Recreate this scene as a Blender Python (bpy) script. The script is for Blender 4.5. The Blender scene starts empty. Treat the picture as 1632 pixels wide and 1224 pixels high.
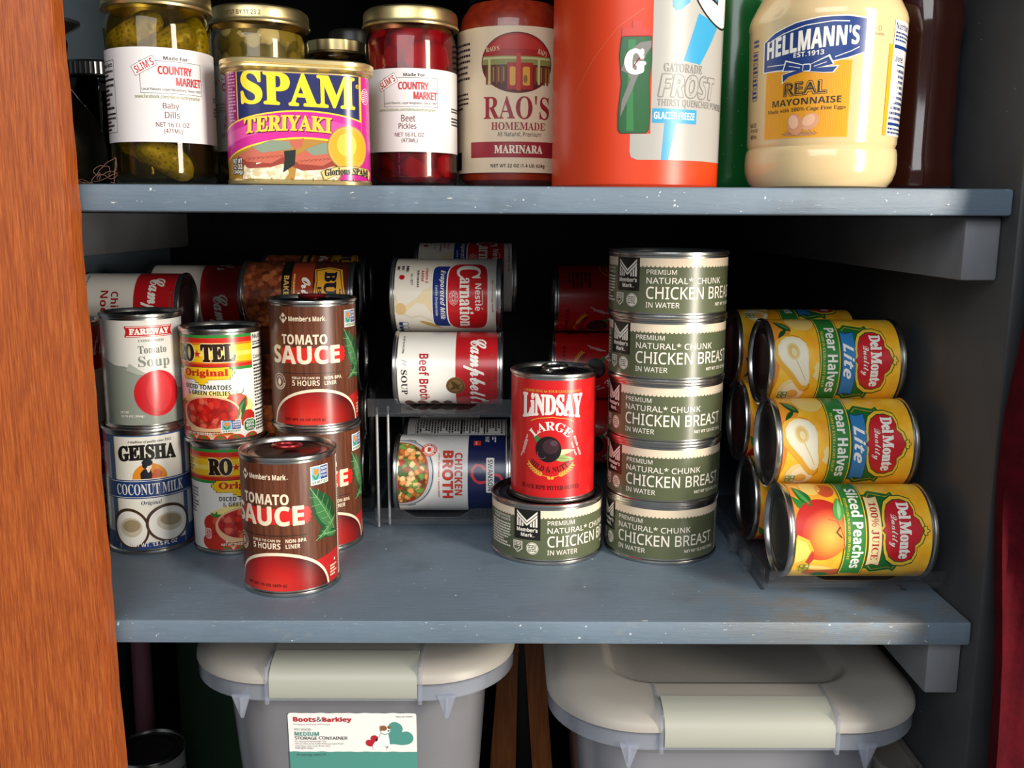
import bpy, bmesh, math, random
from mathutils import Vector, Matrix
from mathutils.geometry import tessellate_polygon
random.seed(7)
C = bpy.context.scene.collection
SC = bpy.context.scene
R_ = math.radians

# ------------------------------------------------------------------ camera
cd = bpy.data.cameras.new('camera'); cam = bpy.data.objects.new('camera', cd); C.objects.link(cam)
cd.sensor_fit = 'HORIZONTAL'; cd.sensor_width = 36; cd.lens = 36*1503.4/1632; cd.clip_start = .01
pi_, ro_, ya_ = R_(-10.107), R_(.3075), R_(.29)
F = Vector((math.sin(ya_)*math.cos(pi_), math.cos(ya_)*math.cos(pi_), math.sin(pi_)))
RX = Vector((math.cos(ya_), -math.sin(ya_), 0)); UP = RX.cross(F)
X2 = RX*math.cos(ro_)+UP*math.sin(ro_); U2 = UP*math.cos(ro_)-RX*math.sin(ro_)
M = Matrix((X2, U2, -F)).transposed().to_4x4(); M.translation = (0, 0, .2947)
cam.matrix_world = M
SC.camera = cam
SC.cycles.transparent_max_bounces = 24

# ------------------------------------------------------------------ light
SC.view_settings.view_transform = 'Standard'; SC.view_settings.look = 'None'
SC.view_settings.gamma = 1; SC.view_settings.exposure = 0.0
SC.view_settings.use_curve_mapping = False
w = bpy.data.worlds.new('world'); SC.world = w; w.use_nodes = True
w.node_tree.nodes['Background'].inputs[0].default_value = (.90, .95, 1.0, 1)
w.node_tree.nodes['Background'].inputs[1].default_value = .20
def area(name, loc, target, sx, sy, power, col):
    l = bpy.data.lights.new(name, 'AREA'); l.shape = 'RECTANGLE'; l.size = sx; l.size_y = sy; l.energy = power; l.color = col
    o = bpy.data.objects.new(name, l); C.objects.link(o); o.location = loc
    o.rotation_euler = (Vector(target)-Vector(loc)).to_track_quat('-Z', 'Y').to_euler()
    return o
area('window_light', (1.88, -.95, .50), (0, .75, .10), .50, 2.1, 108, (1, .92, .80))
area('room_light', (-.5, -2.2, 1.7), (0, .7, .1), 2.4, 1.6, 58, (.95, .98, 1))

# ------------------------------------------------------------------ materials
def lin(h):
    h = h.lstrip('#'); v = [int(h[i:i+2], 16)/255 for i in (0, 2, 4)]
    return tuple((c/12.92 if c <= .04045 else ((c+.055)/1.055)**2.4) for c in v)+(1,)
_mats = {}
def newmat(name):
    m = bpy.data.materials.new(name); m.use_nodes = True
    return m, m.node_tree.nodes, m.node_tree.links, m.node_tree.nodes['Principled BSDF']
def P(h, rough=.38, metal=0, coat=0, name='print'):
    k = (h, rough, metal, coat)
    if k not in _mats:
        m, n, l, b = newmat(name)
        b.inputs['Base Color'].default_value = lin(h); b.inputs['Roughness'].default_value = rough
        b.inputs['Metallic'].default_value = metal
        if metal == 0 and .27 < rough < .335: coat = coat or .28
        if coat: b.inputs['Coat Weight'].default_value = coat; b.inputs['Coat Roughness'].default_value = .19 if rough > .25 else .08
        _mats[k] = m
    return _mats[k]
def coords(n, l, scale=(1, 1, 1), src='Object'):
    tc = n.new('ShaderNodeTexCoord'); mp = n.new('ShaderNodeMapping'); mp.inputs['Scale'].default_value = scale
    l.new(tc.outputs[src], mp.inputs['Vector']); return mp.outputs[0]
def noise(n, l, vec, scale, detail=4, rough=.55):
    t = n.new('ShaderNodeTexNoise'); t.inputs['Scale'].default_value = scale; t.inputs['Detail'].default_value = detail
    t.inputs['Roughness'].default_value = rough; l.new(vec, t.inputs['Vector']); return t
def ramp(n, l, fac, stops, const=False):
    r = n.new('ShaderNodeValToRGB'); l.new(fac, r.inputs[0]); e = r.color_ramp
    if const: e.interpolation = 'CONSTANT'
    while len(e.elements) < len(stops): e.elements.new(.5)
    for el, (p, c) in zip(e.elements, stops):
        el.position = p; el.color = lin(c) if isinstance(c, str) else (c, c, c, 1)
    return r.outputs[0]
def mix(n, l, fac, a, b):
    m = n.new('ShaderNodeMix'); m.data_type = 'RGBA'
    if isinstance(fac, float): m.inputs[0].default_value = fac
    else: l.new(fac, m.inputs[0])
    for s, x in ((6, a), (7, b)):
        if isinstance(x, str): m.inputs[s].default_value = lin(x)
        else: l.new(x, m.inputs[s])
    return m.outputs[2]
def bump(n, l, b, h, strength, dist=.001):
    bp = n.new('ShaderNodeBump'); bp.inputs['Strength'].default_value = strength; bp.inputs['Distance'].default_value = dist
    l.new(h, bp.inputs['Height']); l.new(bp.outputs[0], b.inputs['Normal'])

def cells(name, scale, stops, rough=.4, rnd=1, dark=None, sc=(1, 1, 1)):
    """printed picture of many small pieces: every Voronoi cell takes its own colour"""
    m, n, l, b = newmat(name); v = coords(n, l, sc)
    nz = noise(n, l, v, scale*.9, 2); ad = n.new('ShaderNodeVectorMath'); ad.operation = 'MULTIPLY_ADD'
    ad.inputs[1].default_value = (.8/scale,)*3; l.new(nz.outputs['Color'], ad.inputs[0]); l.new(v, ad.inputs[2])
    vo = n.new('ShaderNodeTexVoronoi'); vo.inputs['Scale'].default_value = scale; vo.inputs['Randomness'].default_value = rnd; l.new(ad.outputs[0], vo.inputs['Vector'])
    sp = n.new('ShaderNodeSeparateColor'); l.new(vo.outputs['Color'], sp.inputs[0])
    c = ramp(n, l, sp.outputs[0], stops, const=True)
    if dark:
        d = ramp(n, l, vo.outputs['Distance'], [(0, 0.0), (.45, 0.05), (.85, .8)])
        c = mix(n, l, d, c, dark)
    l.new(c, b.inputs['Base Color']); b.inputs['Roughness'].default_value = rough
    return m
def grain(name, a, bcol, c, sc, scale, rough=.45, bumpy=0, coat=0):
    m, n, l, b = newmat(name); v = coords(n, l, sc)
    t = noise(n, l, v, scale, 8, .65)
    col = ramp(n, l, t.outputs['Fac'], [(.3, a), (.5, bcol), (.7, c)])
    l.new(col, b.inputs['Base Color']); b.inputs['Roughness'].default_value = rough
    if bumpy: bump(n, l, b, t.outputs['Fac'], bumpy)
    if coat: b.inputs['Coat Weight'].default_value = coat; b.inputs['Coat Roughness'].default_value = .25
    return m
def radial(name, cx, cz, stops, size, sx=1, rough=.3, wob=.12):
    """printed picture that blends outward from a point (x, z of the can)"""
    m, n, l, b = newmat(name); v = coords(n, l, (sx, 0, 1)); d = n.new('ShaderNodeVectorMath'); d.operation = 'DISTANCE'; l.new(v, d.inputs[0]); d.inputs[1].default_value = (cx*sx, 0, cz)
    q = n.new('ShaderNodeMath'); q.operation = 'DIVIDE'; l.new(d.outputs['Value'], q.inputs[0]); q.inputs[1].default_value = size
    t = noise(n, l, coords(n, l), 70, 4); w2 = n.new('ShaderNodeMath'); w2.operation = 'MULTIPLY_ADD'; l.new(t.outputs['Fac'], w2.inputs[0]); w2.inputs[1].default_value = wob; l.new(q.outputs[0], w2.inputs[2])
    l.new(ramp(n, l, w2.outputs[0], stops), b.inputs['Base Color']); b.inputs['Roughness'].default_value = rough; b.inputs['Coat Weight'].default_value = .28; b.inputs['Coat Roughness'].default_value = .19
    return m
def clear(name, tint, gloss_rough=.05, milk=0, milkcol='#c8ccd4', ior=1.45):
    """thin clear plastic or glass: lets light straight through, tinted, with a glossy skin"""
    m, n, l, b = newmat(name); n.remove(b); out = n['Material Output']
    tr = n.new('ShaderNodeBsdfTransparent'); tr.inputs[0].default_value = tint
    gl = n.new('ShaderNodeBsdfGlossy'); gl.inputs['Roughness'].default_value = gloss_rough
    fr = n.new('ShaderNodeFresnel'); ge = n.new('ShaderNodeNewGeometry'); io = n.new('ShaderNodeMix'); l.new(ge.outputs['Backfacing'], io.inputs[0])
    io.inputs[2].default_value = ior; io.inputs[3].default_value = 1/ior; l.new(io.outputs[0], fr.inputs[0])
    mx = n.new('ShaderNodeMixShader'); l.new(fr.outputs[0], mx.inputs[0])
    base = tr.outputs[0]
    if milk:
        df = n.new('ShaderNodeBsdfDiffuse'); df.inputs[0].default_value = lin(milkcol)
        tl = n.new('ShaderNodeBsdfTranslucent'); tl.inputs[0].default_value = lin(milkcol)
        m1 = n.new('ShaderNodeMixShader'); m1.inputs[0].default_value = .35; l.new(df.outputs[0], m1.inputs[1]); l.new(tl.outputs[0], m1.inputs[2])
        m2 = n.new('ShaderNodeMixShader'); m2.inputs[0].default_value = milk; l.new(tr.outputs[0], m2.inputs[1]); l.new(m1.outputs[0], m2.inputs[2]); base = m2.outputs[0]
    l.new(base, mx.inputs[1]); l.new(gl.outputs[0], mx.inputs[2]); l.new(mx.outputs[0], out.inputs[0])
    return m

def paint_mat():
    m, n, l, b = newmat('slate_paint'); v = coords(n, l)
    big = noise(n, l, v, 9, 5); br = noise(n, l, coords(n, l, (6, 60, 60)), 6, 6, .7)
    c = ramp(n, l, big.outputs['Fac'], [(.3, '#5d6d7b'), (.7, '#6a7c8d')])
    c = mix(n, l, ramp(n, l, br.outputs['Fac'], [(.35, 0.0), (.75, .35)]), c, '#75828d')
    sc = noise(n, l, coords(n, l, (1, 2.5, 2.5)), 26, 9, .72)
    c = mix(n, l, ramp(n, l, sc.outputs['Fac'], [(.60, 0.0), (.74, .55)]), c, '#8d8f8c')
    dk = noise(n, l, v, 16, 3); c = mix(n, l, ramp(n, l, dk.outputs['Fac'], [(.58, 0.0), (.7, .45)]), c, '#47525d')
    sp = noise(n, l, v, 210, 2); c = mix(n, l, ramp(n, l, sp.outputs['Fac'], [(.725, 0.0), (.745, .9)]), c, '#c9cdd0')
    gr = n.new('ShaderNodeVectorMath'); gr.operation = 'DISTANCE'; l.new(v, gr.inputs[0]); gr.inputs[1].default_value = (.27, .69, 0)
    near = ramp(n, l, gr.outputs['Value'], [(.05, 1.0), (.16, 0.0)]); sm = noise(n, l, v, 30, 5, .6); du = n.new('ShaderNodeMath'); du.operation = 'MULTIPLY'
    l.new(near, du.inputs[0]); l.new(ramp(n, l, sm.outputs['Fac'], [(.42, .75), (.56, 0.05)]), du.inputs[1]); c = mix(n, l, du.outputs[0], c, '#6d6c6a')
    sx = n.new('ShaderNodeSeparateXYZ'); l.new(v, sx.inputs[0]); ed = ramp(n, l, sx.outputs[1], [(.6562, 1.0), (.6610, 0.0)])
    ch = noise(n, l, coords(n, l, (1, 3, 3)), 90, 4, .6); em = n.new('ShaderNodeMath'); em.operation = 'MULTIPLY'; l.new(ed, em.inputs[0]); l.new(ramp(n, l, ch.outputs['Fac'], [(.69, 0.0), (.71, .9)]), em.inputs[1]); c = mix(n, l, em.outputs[0], c, '#d6d2c4')
    wv = noise(n, l, coords(n, l, (3, 14, 14)), 40, 3); c = mix(n, l, ramp(n, l, wv.outputs['Fac'], [(.66, 0.0), (.70, .5)]), c, '#8a949b')
    l.new(c, b.inputs['Base Color'])
    l.new(ramp(n, l, big.outputs['Fac'], [(.3, .38), (.7, .52)]), b.inputs['Roughness'])
    bump(n, l, b, br.outputs['Fac'], .35, .0012)
    return m
SLATE = paint_mat()
def wallpaint(name, a, c2, chips=.9):
    m, n, l, b = newmat(name); v = coords(n, l)
    t = noise(n, l, v, 14, 5); st = noise(n, l, coords(n, l, (30, 8, 3)), 5, 5)
    c = ramp(n, l, t.outputs['Fac'], [(.3, a), (.7, c2)])
    sp = noise(n, l, v, 150, 2); c = mix(n, l, ramp(n, l, sp.outputs['Fac'], [(.76, 0.0), (.78, chips)]), c, '#9a9c9d')
    l.new(c, b.inputs['Base Color']); b.inputs['Roughness'].default_value = .5; bump(n, l, b, st.outputs['Fac'], .3, .001)
    return m
WALL = wallpaint('cabinet_paint', '#3a3b3d', '#444547')
CLEAT = wallpaint('cleat_paint', '#66686c', '#787a7e')
SHADED = wallpaint('shaded_paint', '#111315', '#181b1e', .2)  # cupboard paint darkened: shade of its depths put into the colour
FRONT = wallpaint('face_paint', '#434c55', '#4d5761'); LEFTW = wallpaint('side_paint', '#5f6e7b', '#6a7985')
STEEL = P('#b9b8b4', .27, 1, name='steel'); STEELD = P('#77777a', .33, 1, name='steel_end'); GOLD = P('#d6c48f', .36, 1, name='gold_lid')
BLACKP = P('#38383b', .32, 0, 1, name='black_gloss')

# ------------------------------------------------------------------ objects
def link(name, mesh, parent=None):
    o = bpy.data.objects.new(name, mesh); C.objects.link(o)
    if parent: o.parent = parent
    return o
def tag(o, label=None, cat=None, group=None, kind=None):
    if label: o['label'] = label
    if cat: o['category'] = cat
    if group: o['group'] = group
    if kind: o['kind'] = kind
    return o
def thing(name, label, cat, loc=(0, 0, 0), rz=0, group=None):
    o = bpy.data.objects.new(name, None); C.objects.link(o); o.empty_display_size = .02
    o.location = loc; o.rotation_euler = (0, 0, rz); return tag(o, label, cat, group)
def fin(name, bm, mats, parent=None, smooth=35):
    """bmesh to ONE mesh object; edges sharper than `smooth` degrees stay sharp"""
    bmesh.ops.recalc_face_normals(bm, faces=bm.faces)
    for f in bm.faces: f.smooth = smooth > 0
    if smooth > 0:
        lim = R_(smooth)
        for e in bm.edges:
            if len(e.link_faces) == 2 and e.calc_face_angle(0) > lim: e.smooth = False
    me = bpy.data.meshes.new(name); bm.to_mesh(me); bm.free()
    for m in (mats if isinstance(mats, (list, tuple)) else [mats]): me.materials.append(m)
    return link(name, me, parent)
def box(bm, x0, x1, y0, y1, z0, z1, bev=0, mi=0):
    r = bmesh.ops.create_cube(bm, size=1)
    for v in r['verts']: v.co = ((x0+x1)/2+v.co.x*(x1-x0), (y0+y1)/2+v.co.y*(y1-y0), (z0+z1)/2+v.co.z*(z1-z0))
    fs = {f for v in r['verts'] for f in v.link_faces}
    for f in fs: f.material_index = mi
    if bev:
        es = {e for v in r['verts'] for e in v.link_edges}
        bmesh.ops.bevel(bm, geom=list(es), offset=bev, segments=2, affect='EDGES', profile=.5)
def lathe(bm, prof, N=72, cx=0, cy=0, mi=0, fn=None):
    """revolve (r, z) pairs; r = 0 closes the end"""
    rings = []
    for r, z in prof:
        if r < 1e-6: rings.append([bm.verts.new((cx, cy, z))])
        else:
            ring = []
            for i in range(N):
                a = 2*math.pi*i/N; k = fn(a, z) if fn else 1
                ring.append(bm.verts.new((cx+r*k*math.sin(a), cy-r*k*math.cos(a), z)))
            rings.append(ring)
    for a, b in zip(rings, rings[1:]):
        if len(a) == 1 and len(b) == 1: continue
        for i in range(N):
            j = (i+1) % N
            if len(a) == 1: f = bm.faces.new((a[0], b[i], b[j]))
            elif len(b) == 1: f = bm.faces.new((a[i], a[j], b[0]))
            else: f = bm.faces.new((a[i], a[j], b[j], b[i]))
            f.material_index = mi
def tube(bm, pts, r, n=8, closed=False, mi=0, rs=None):
    pts = [Vector(p) for p in pts]; rings = []; N = len(pts); up = Vector((0, 0, 1))
    for i, p in enumerate(pts):
        a = pts[(i-1) % N] if closed or i else p; b = pts[(i+1) % N] if closed or i < N-1 else p
        t = (b-a).normalized(); u = t.cross(up if abs(t.z) < .95 else Vector((1, 0, 0))).normalized(); v2 = u.cross(t)
        rr = rs[i] if rs else r
        rings.append([bm.verts.new(p+rr*(u*math.cos(2*math.pi*k/n)+v2*math.sin(2*math.pi*k/n))) for k in range(n)])
    for i in range(N if closed else N-1):
        a, b = rings[i], rings[(i+1) % N]
        for k in range(n): bm.faces.new((a[k], a[(k+1) % n], b[(k+1) % n], b[k])).material_index = mi
    if not closed:
        bm.faces.new(rings[0]).material_index = mi; bm.faces.new(rings[-1][::-1]).material_index = mi
def rrect(w, d, r, n=8):
    """rounded rectangle, half sizes w and d, counter-clockwise from the front right corner"""
    out = []
    for cx, cy, a0 in ((w-r, -d+r, -90), (w-r, d-r, 0), (-w+r, d-r, 90), (-w+r, -d+r, 180)):
        for k in range(n+1):
            a = R_(a0+90*k/n); out.append((cx+r*math.cos(a), cy+r*math.sin(a)))
    return out
def loft(bm, loops, cap0=True, cap1=True, mi=0):
    rs = [[bm.verts.new(p) for p in lp] for lp in loops]
    for a, b in zip(rs, rs[1:]):
        n = len(a)
        for i in range(n): bm.faces.new((a[i], a[(i+1) % n], b[(i+1) % n], b[i])).material_index = mi
    if cap0: bm.faces.new(rs[0][::-1]).material_index = mi
    if cap1: bm.faces.new(rs[-1]).material_index = mi
def dup(root, label, group=None, mats=None):
    r = root.copy(); C.objects.link(r); r['label'] = label
    if group: r['group'] = group
    for ch in list(root.children):
        c = ch.copy(); C.objects.link(c); c.parent = r
        for g in list(ch.children):
            d = g.copy(); C.objects.link(d); d.parent = c
    return r

# ------------------------------------------------------------------ printed art
_fonts = {}
def font(f):
    if f not in _fonts:
        try: _fonts[f] = bpy.data.fonts.load(bpy.utils.system_resource('DATAFILES', path='fonts')+'/'+f)
        except Exception: _fonts[f] = None
    return _fonts[f]
STY = {'serif': (0x1D400, 0x1D41A, 0x1D7CE), 'serifi': (0x1D468, 0x1D482, 0x1D7CE), 'script': (0x1D4D0, 0x1D4EA, 0x1D7CE),
       'sansb': (0x1D5D4, 0x1D5EE, 0x1D7EC), 'sansbi': (0x1D63C, 0x1D656, 0x1D7EC), 'frak': (0x1D56C, 0x1D586, 0x1D7CE)}
_txt = {}
def glyphs(s, style, bold, res=3):
    k = (s, style, bold)
    if k in _txt: return _txt[k]
    c = bpy.data.curves.new('lettering', 'FONT'); c.resolution_u = res
    fn = font('NotoSansMath-Regular.woff2')
    if fn:
        c.font = fn
        if style in STY:
            A, a, d = STY[style]
            s = ''.join(chr(A+ord(x)-65) if 'A' <= x <= 'Z' else chr(a+ord(x)-97) if 'a' <= x <= 'z' else chr(d+ord(x)-48) if '0' <= x <= '9' else x for x in s)
    c.body = s
    o = bpy.data.objects.new('lettering', c); C.objects.link(o)
    bpy.context.view_layer.update()
    me = bpy.data.meshes.new_from_object(o.evaluated_get(bpy.context.evaluated_depsgraph_get()))
    vs = [(v.co.x, v.co.y) for v in me.vertices]; fs = [tuple(p.vertices) for p in me.polygons]
    bpy.data.objects.remove(o); bpy.data.curves.remove(c); bpy.data.meshes.remove(me)
    x0, x1 = min(v[0] for v in vs), max(v[0] for v in vs); y0, y1 = min(v[1] for v in vs), max(v[1] for v in vs)
    r = ([((x-x0)/(x1-x0), (y-y0)/(y1-y0)) for x, y in vs], fs); _txt[k] = r
    return r
class Art:
    """flat artwork in millimetres: u to the right, v up"""
    def __init__(s): s.items = []
    def add(s, m, vs, fs, L, nb=0): s.items.append((m, vs, fs, L, nb)); return s
    def p(s, m, pts, L=1, hole=None):
        loops = [[Vector((x, y, 0)) for x, y in pts]]
        if hole: loops.append([Vector((x, y, 0)) for x, y in hole])
        return s.add(m, list(pts)+list(hole or []), [tuple(t) for t in tessellate_polygon(loops)], L)
    def r(s, m, u0, u1, v0, v1, L=1, rot=0, rad=0):
        if rad:
            cx, cy = (u0+u1)/2, (v0+v1)/2; pts = [(cx+x, cy+y) for x, y in rrect((u1-u0)/2, (v1-v0)/2, rad, 5)]
        else: pts = [(u0, v0), (u1, v0), (u1, v1), (u0, v1)]
        if rot: pts = s.rot(pts, (u0+u1)/2, (v0+v1)/2, rot)
        return s.p(m, pts, L)
    def frame(s, m, u0, u1, v0, v1, t, L=2, rot=0):
        a = [(u0, v0), (u1, v0), (u1, v1), (u0, v1)]; b = [(u0+t, v0+t), (u1-t, v0+t), (u1-t, v1-t), (u0+t, v1-t)]
        if rot: cx, cy = (u0+u1)/2, (v0+v1)/2; a = s.rot(a, cx, cy, rot); b = s.rot(b, cx, cy, rot)
        return s.add(m, a+b, [(i, (i+1) % 4, 4+(i+1) % 4, 4+i) for i in range(4)], L)
    @staticmethod
    def rot(pts, cx, cy, a):
        c, q = math.cos(R_(a)), math.sin(R_(a)); return [(cx+(x-cx)*c-(y-cy)*q, cy+(x-cx)*q+(y-cy)*c) for x, y in pts]
    def e(s, m, cx, cy, rx, ry=None, L=1, n=32, a0=0, a1=360, rot=0):
        ry = ry or rx; full = a1-a0 >= 360
        pts = [(cx+rx*math.cos(R_(a0+(a1-a0)*i/n)), cy+ry*math.sin(R_(a0+(a1-a0)*i/n))) for i in range(n if full else n+1)]
        if rot: pts = s.rot(pts, cx, cy, rot)
        return s.p(m, pts, L)
    def ring(s, m, cx, cy, rx, ry, t, L=2, n=40, a0=0, a1=360, t2=None):
        t2 = t2 or t; q = n+1; vs = []
        for k in (0, 1): vs += [(cx+(rx-k*t)*math.cos(R_(a0+(a1-a0)*i/n)), cy+(ry-k*t2)*math.sin(R_(a0+(a1-a0)*i/n))) for i in range(q)]
        return s.add(m, vs, [(i, i+1, q+i+1, q+i) for i in range(n)], L)
    def line(s, m, pts, t, L=2):
        vs = []; n = len(pts)
        for i, (x, y) in enumerate(pts):
            a, b = pts[max(i-1, 0)], pts[min(i+1, n-1)]; d = math.hypot(b[0]-a[0], b[1]-a[1]) or 1; nx, ny = -(b[1]-a[1])/d*t/2, (b[0]-a[0])/d*t/2
            vs += [(x+nx, y+ny), (x-nx, y-ny)]
        return s.add(m, vs, [(2*i, 2*i+1, 2*i+3, 2*i+2) for i in range(n-1)], L)
    def leaf(s, m, x0, y0, x1, y1, wd, L=2, bend=0):
        pts = []; n = 10; dx, dy = x1-x0, y1-y0; d = math.hypot(dx, dy); nx, ny = -dy/d, dx/d
        for k in (1, -1):
            for i in range(n):
                t = i/n if k == 1 else 1-i/n
                o = k*wd*math.sin(math.pi*t**.8)+bend*math.sin(math.pi*t)
                pts.append((x0+dx*t+nx*o, y0+dy*t+ny*o))
        return s.p(m, pts, L)
    def t(s, txt, style, m, u0, u1, v0, v1, L=4, shear=0, arc=0, rot=0, bold=0, slope=0, fn=None, grow=0):
        vs, fs = glyphs(txt, style, 0); uc, vc = (u0+u1)/2, (v0+v1)/2; hw = (u1-u0)/2 or 1
        d = max(bold, 0)*(v1-v0)*1.1+grow
        if d > 0:
            n = len(vs); uw, vh = (u1-u0)-2*max(bold, 0)*(v1-v0)*1.1, (v1-v0)-2*max(bold, 0)*(v1-v0)*1.1; V, Q = [], []
            for k in range(8):
                a = math.pi*k/4; dx, dy = d*math.cos(a)/uw, d*math.sin(a)/vh
                V += [(x+dx, y+dy) for x, y in vs]; Q += [tuple(i+k*n for i in f) for f in fs]
            vs, fs = V, Q; u0, u1, v0, v1 = uc-uw/2, uc+uw/2, vc-vh/2, vc+vh/2; nb = n
        else: nb = 0
        o = [(u0+x*(u1-u0), v0+y*(v1-v0)) for x, y in vs]
        if fn: o = [fn(x, y) for x, y in o]
        if shear or arc or slope: o = [(x+shear*(y-vc), y+arc*(((x-uc)/hw)**2-.5)+slope*(x-uc)) for x, y in o]
        if rot: o = s.rot(o, uc, vc, rot)
        return s.add(m, o, fs, L, nb)
    def curved(s, txt, style, m, cx, cy, rad, h, a0, a1, L=4, bold=0, inside=False):
        """text on a circle: angles in degrees from straight up, clockwise; inside = reads along the bottom"""
        vs, fs = glyphs(txt, style, 0); o = []; nb = 0
        if bold: vs, fs = [(x+k*bold*.12, y) for k in (-1, 0, 1) for x, y in vs], [tuple(i+k*len(vs) for i in f) for k in range(3) for f in fs]; nb = len(vs)//3
        for x, y in vs:
            a = R_(a0+(a1-a0)*x)
            if not inside: r = rad+y*h; o.append((cx+r*math.sin(a), cy+r*math.cos(a)))
            else: r = rad-y*h; o.append((cx+r*math.sin(a), cy-r*math.cos(a)))
        return s.add(m, o, fs, L, nb)
    def bars(s, m, u0, u1, v0, v1, n, L=3, fill=.55, seed=1):
        """lines of print too small to read"""
        rd = random.Random(seed); st = (v1-v0)/n
        for i in range(n):
            v = v1-st*(i+1); u = u0; end = u1-(u1-u0)*rd.choice((0, 0, .1, .3))
            while u < end-.4:
                q = min(rd.uniform(.8, 3.2), end-u); s.r(m, u, u+q, v+st*(1-fill)/2, v+st*(1+fill)/2, L); u += q+.5
        return s
def cyl_path(R, N=72):
    def f(u, off):
        a = u/1000/R; return ((R+off)*math.sin(a), -(R+off)*math.cos(a), math.sin(a), -math.cos(a))
    st = 2*math.pi*R*1000/N; return f, [st*i for i in range(-N//2, N//2+1)]
def flat_path(ripple=0):
    def f(u, off): return (u/1000, -off-ripple*math.sin(u*.42)*math.sin(u*.11+1), 0, -1)
    return f, [i*1.5 for i in range(-60, 61)] if ripple else [-200, 200]
def rr_path(w, d, r, n=6):
    """front, both round corners and half of each side of a rounded tin"""
    fw = (w-r)*1000; arc = r*1000*math.pi/2
    def f(u, off):
        s = 1 if u >= 0 else -1; a = abs(u)
        if a <= fw: return (u/1000, -d-off, 0, -1)
        if a <= fw+arc:
            t = (a-fw)/(r*1000); return (s*(w-r+(r+off)*math.sin(t)), -d+r-(r+off)*math.cos(t), s*math.sin(t), -math.cos(t))
        return (s*(w+off), -d+r+(a-fw-arc)/1000, s, 0)
    cut = [fw+arc*i/n for i in range(n+1)]+[fw+arc+(d-r)*2000]
    return f, [-c for c in reversed(cut)]+cut
def label_mesh(name, art, path, base, span, v0, v1, parent, closed=False, layer=.00006):
    """the paper with everything printed on it, wrapped round the path, as ONE mesh"""
    f, cuts = path; bm = bmesh.new(); mats = []; lay = bm.faces.layers.int.new('layer')
    def mi(m):
        if m not in mats: mats.append(m)
        return mats.index(m)
    cs = sorted({span[0], span[1], *[c for c in cuts if span[0] < c < span[1]]})
    if base:
        b = [(bm.verts.new((c, v0, 0)), bm.verts.new((c, v1, 0))) for c in cs]
        for (a0, a1), (b0, b1) in zip(b, b[1:]): bm.faces.new((a0, b0, b1, a1)).material_index = mi(base)
    bm2 = bmesh.new(); l2 = bm2.faces.layers.int.new('layer')
    for m, vs, fs, L, nb in art.items:
        k = mi(m); bv = [bm2.verts.new((x, y, L+(.1*(i//nb) if nb else 0))) for i, (x, y) in enumerate(vs)]
        for q in fs:
            try: fc = bm2.faces.new([bv[i] for i in q])
            except ValueError: continue
            fc.material_index = k; fc[l2] = L
    for co, no in (((span[0], 0, 0), (-1, 0, 0)), ((span[1], 0, 0), (1, 0, 0)), ((0, v0, 0), (0, -1, 0)), ((0, v1, 0), (0, 1, 0))):
        bmesh.ops.bisect_plane(bm2, geom=bm2.verts[:]+bm2.edges[:]+bm2.faces[:], plane_co=co, plane_no=no, clear_outer=True, dist=1e-6)
    us = [v.co.x for v in bm2.verts]
    if us:
        lo, hi = min(us), max(us)
        for c in cs:
            if lo < c < hi: bmesh.ops.bisect_plane(bm2, geom=bm2.verts[:]+bm2.edges[:]+bm2.faces[:], plane_co=(c, 0, 0), plane_no=(1, 0, 0), dist=1e-6)
    tmp = bpy.data.meshes.new('tmp'); bm2.to_mesh(tmp); bm2.free(); bm.from_mesh(tmp); bpy.data.meshes.remove(tmp)
    for fc in bm.faces:
        fc.normal_update()
        if fc.normal.z < 0: fc.normal_flip()
        fc.smooth = True
    nrm = []
    for v in bm.verts:
        x, y, nx, ny = f(v.co.x, .00015+v.co.z*layer); nrm.append((nx, ny, 0)); v.co = (x, y, v.co.y/1000)
    me = bpy.data.meshes.new(name); bm.to_mesh(me); bm.free()
    for m in mats: me.materials.append(m)
    me.normals_split_custom_set_from_vertices(nrm)
    return link(name, me, parent)

# ------------------------------------------------------------------ the cupboard
def structure(name, x0, x1, y0, y1, z0, z1, m, bev=.001):
    bm = bmesh.new(); box(bm, x0, x1, y0, y1, z0, z1, bev); o = fin(name, bm, m); o['kind'] = 'structure'; return o
YF, ZU, WX, WL, YB = .6552, .3147, .346, -.46, 1.30
structure('floor', WL-.02, WX+.02, .62, YB+.02, -.475, -.455, SHADED)
structure('ceiling', WL+.001, WX-.001, .657, YB-.001, .59, .61, SHADED)
structure('wall_back', WL-.02, WX+.02, YB, YB+.02, -.455, .74, SHADED)
structure('wall_left', WL-.02, WL, .66, YB, -.455, .74, LEFTW)
structure('wall_right', WX, WX+.0260, .648, YB, -.455, .74, WALL, .0025)
def shelf(name, z, label, x1):
    bm = bmesh.new(); box(bm, WL+.001, x1, YF, YB-.001, z-.0185, z, .0022)
    return tag(fin(name, bm, SLATE), label, 'shelf')
shelf('shelf_board', 0, 'slate blue painted shelf carrying the stacked cans, scuffed and dusty at its front corner', .3452)
shelf('shelf_board', ZU, 'slate blue painted shelf carrying the jars, chipped paint along its front edge', .3455)
for i, z in enumerate((ZU, 0)):
    structure(f'trim_{i+1}', WX-.026, WX-.0005, .668, YB-.001, z-.0185-.045, z-.0188, CLEAT, .002)
structure('trim_3', WL+.0005, WL+.026, .668, YB-.001, ZU-.0635, ZU-.0188, CLEAT, .002)
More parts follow.
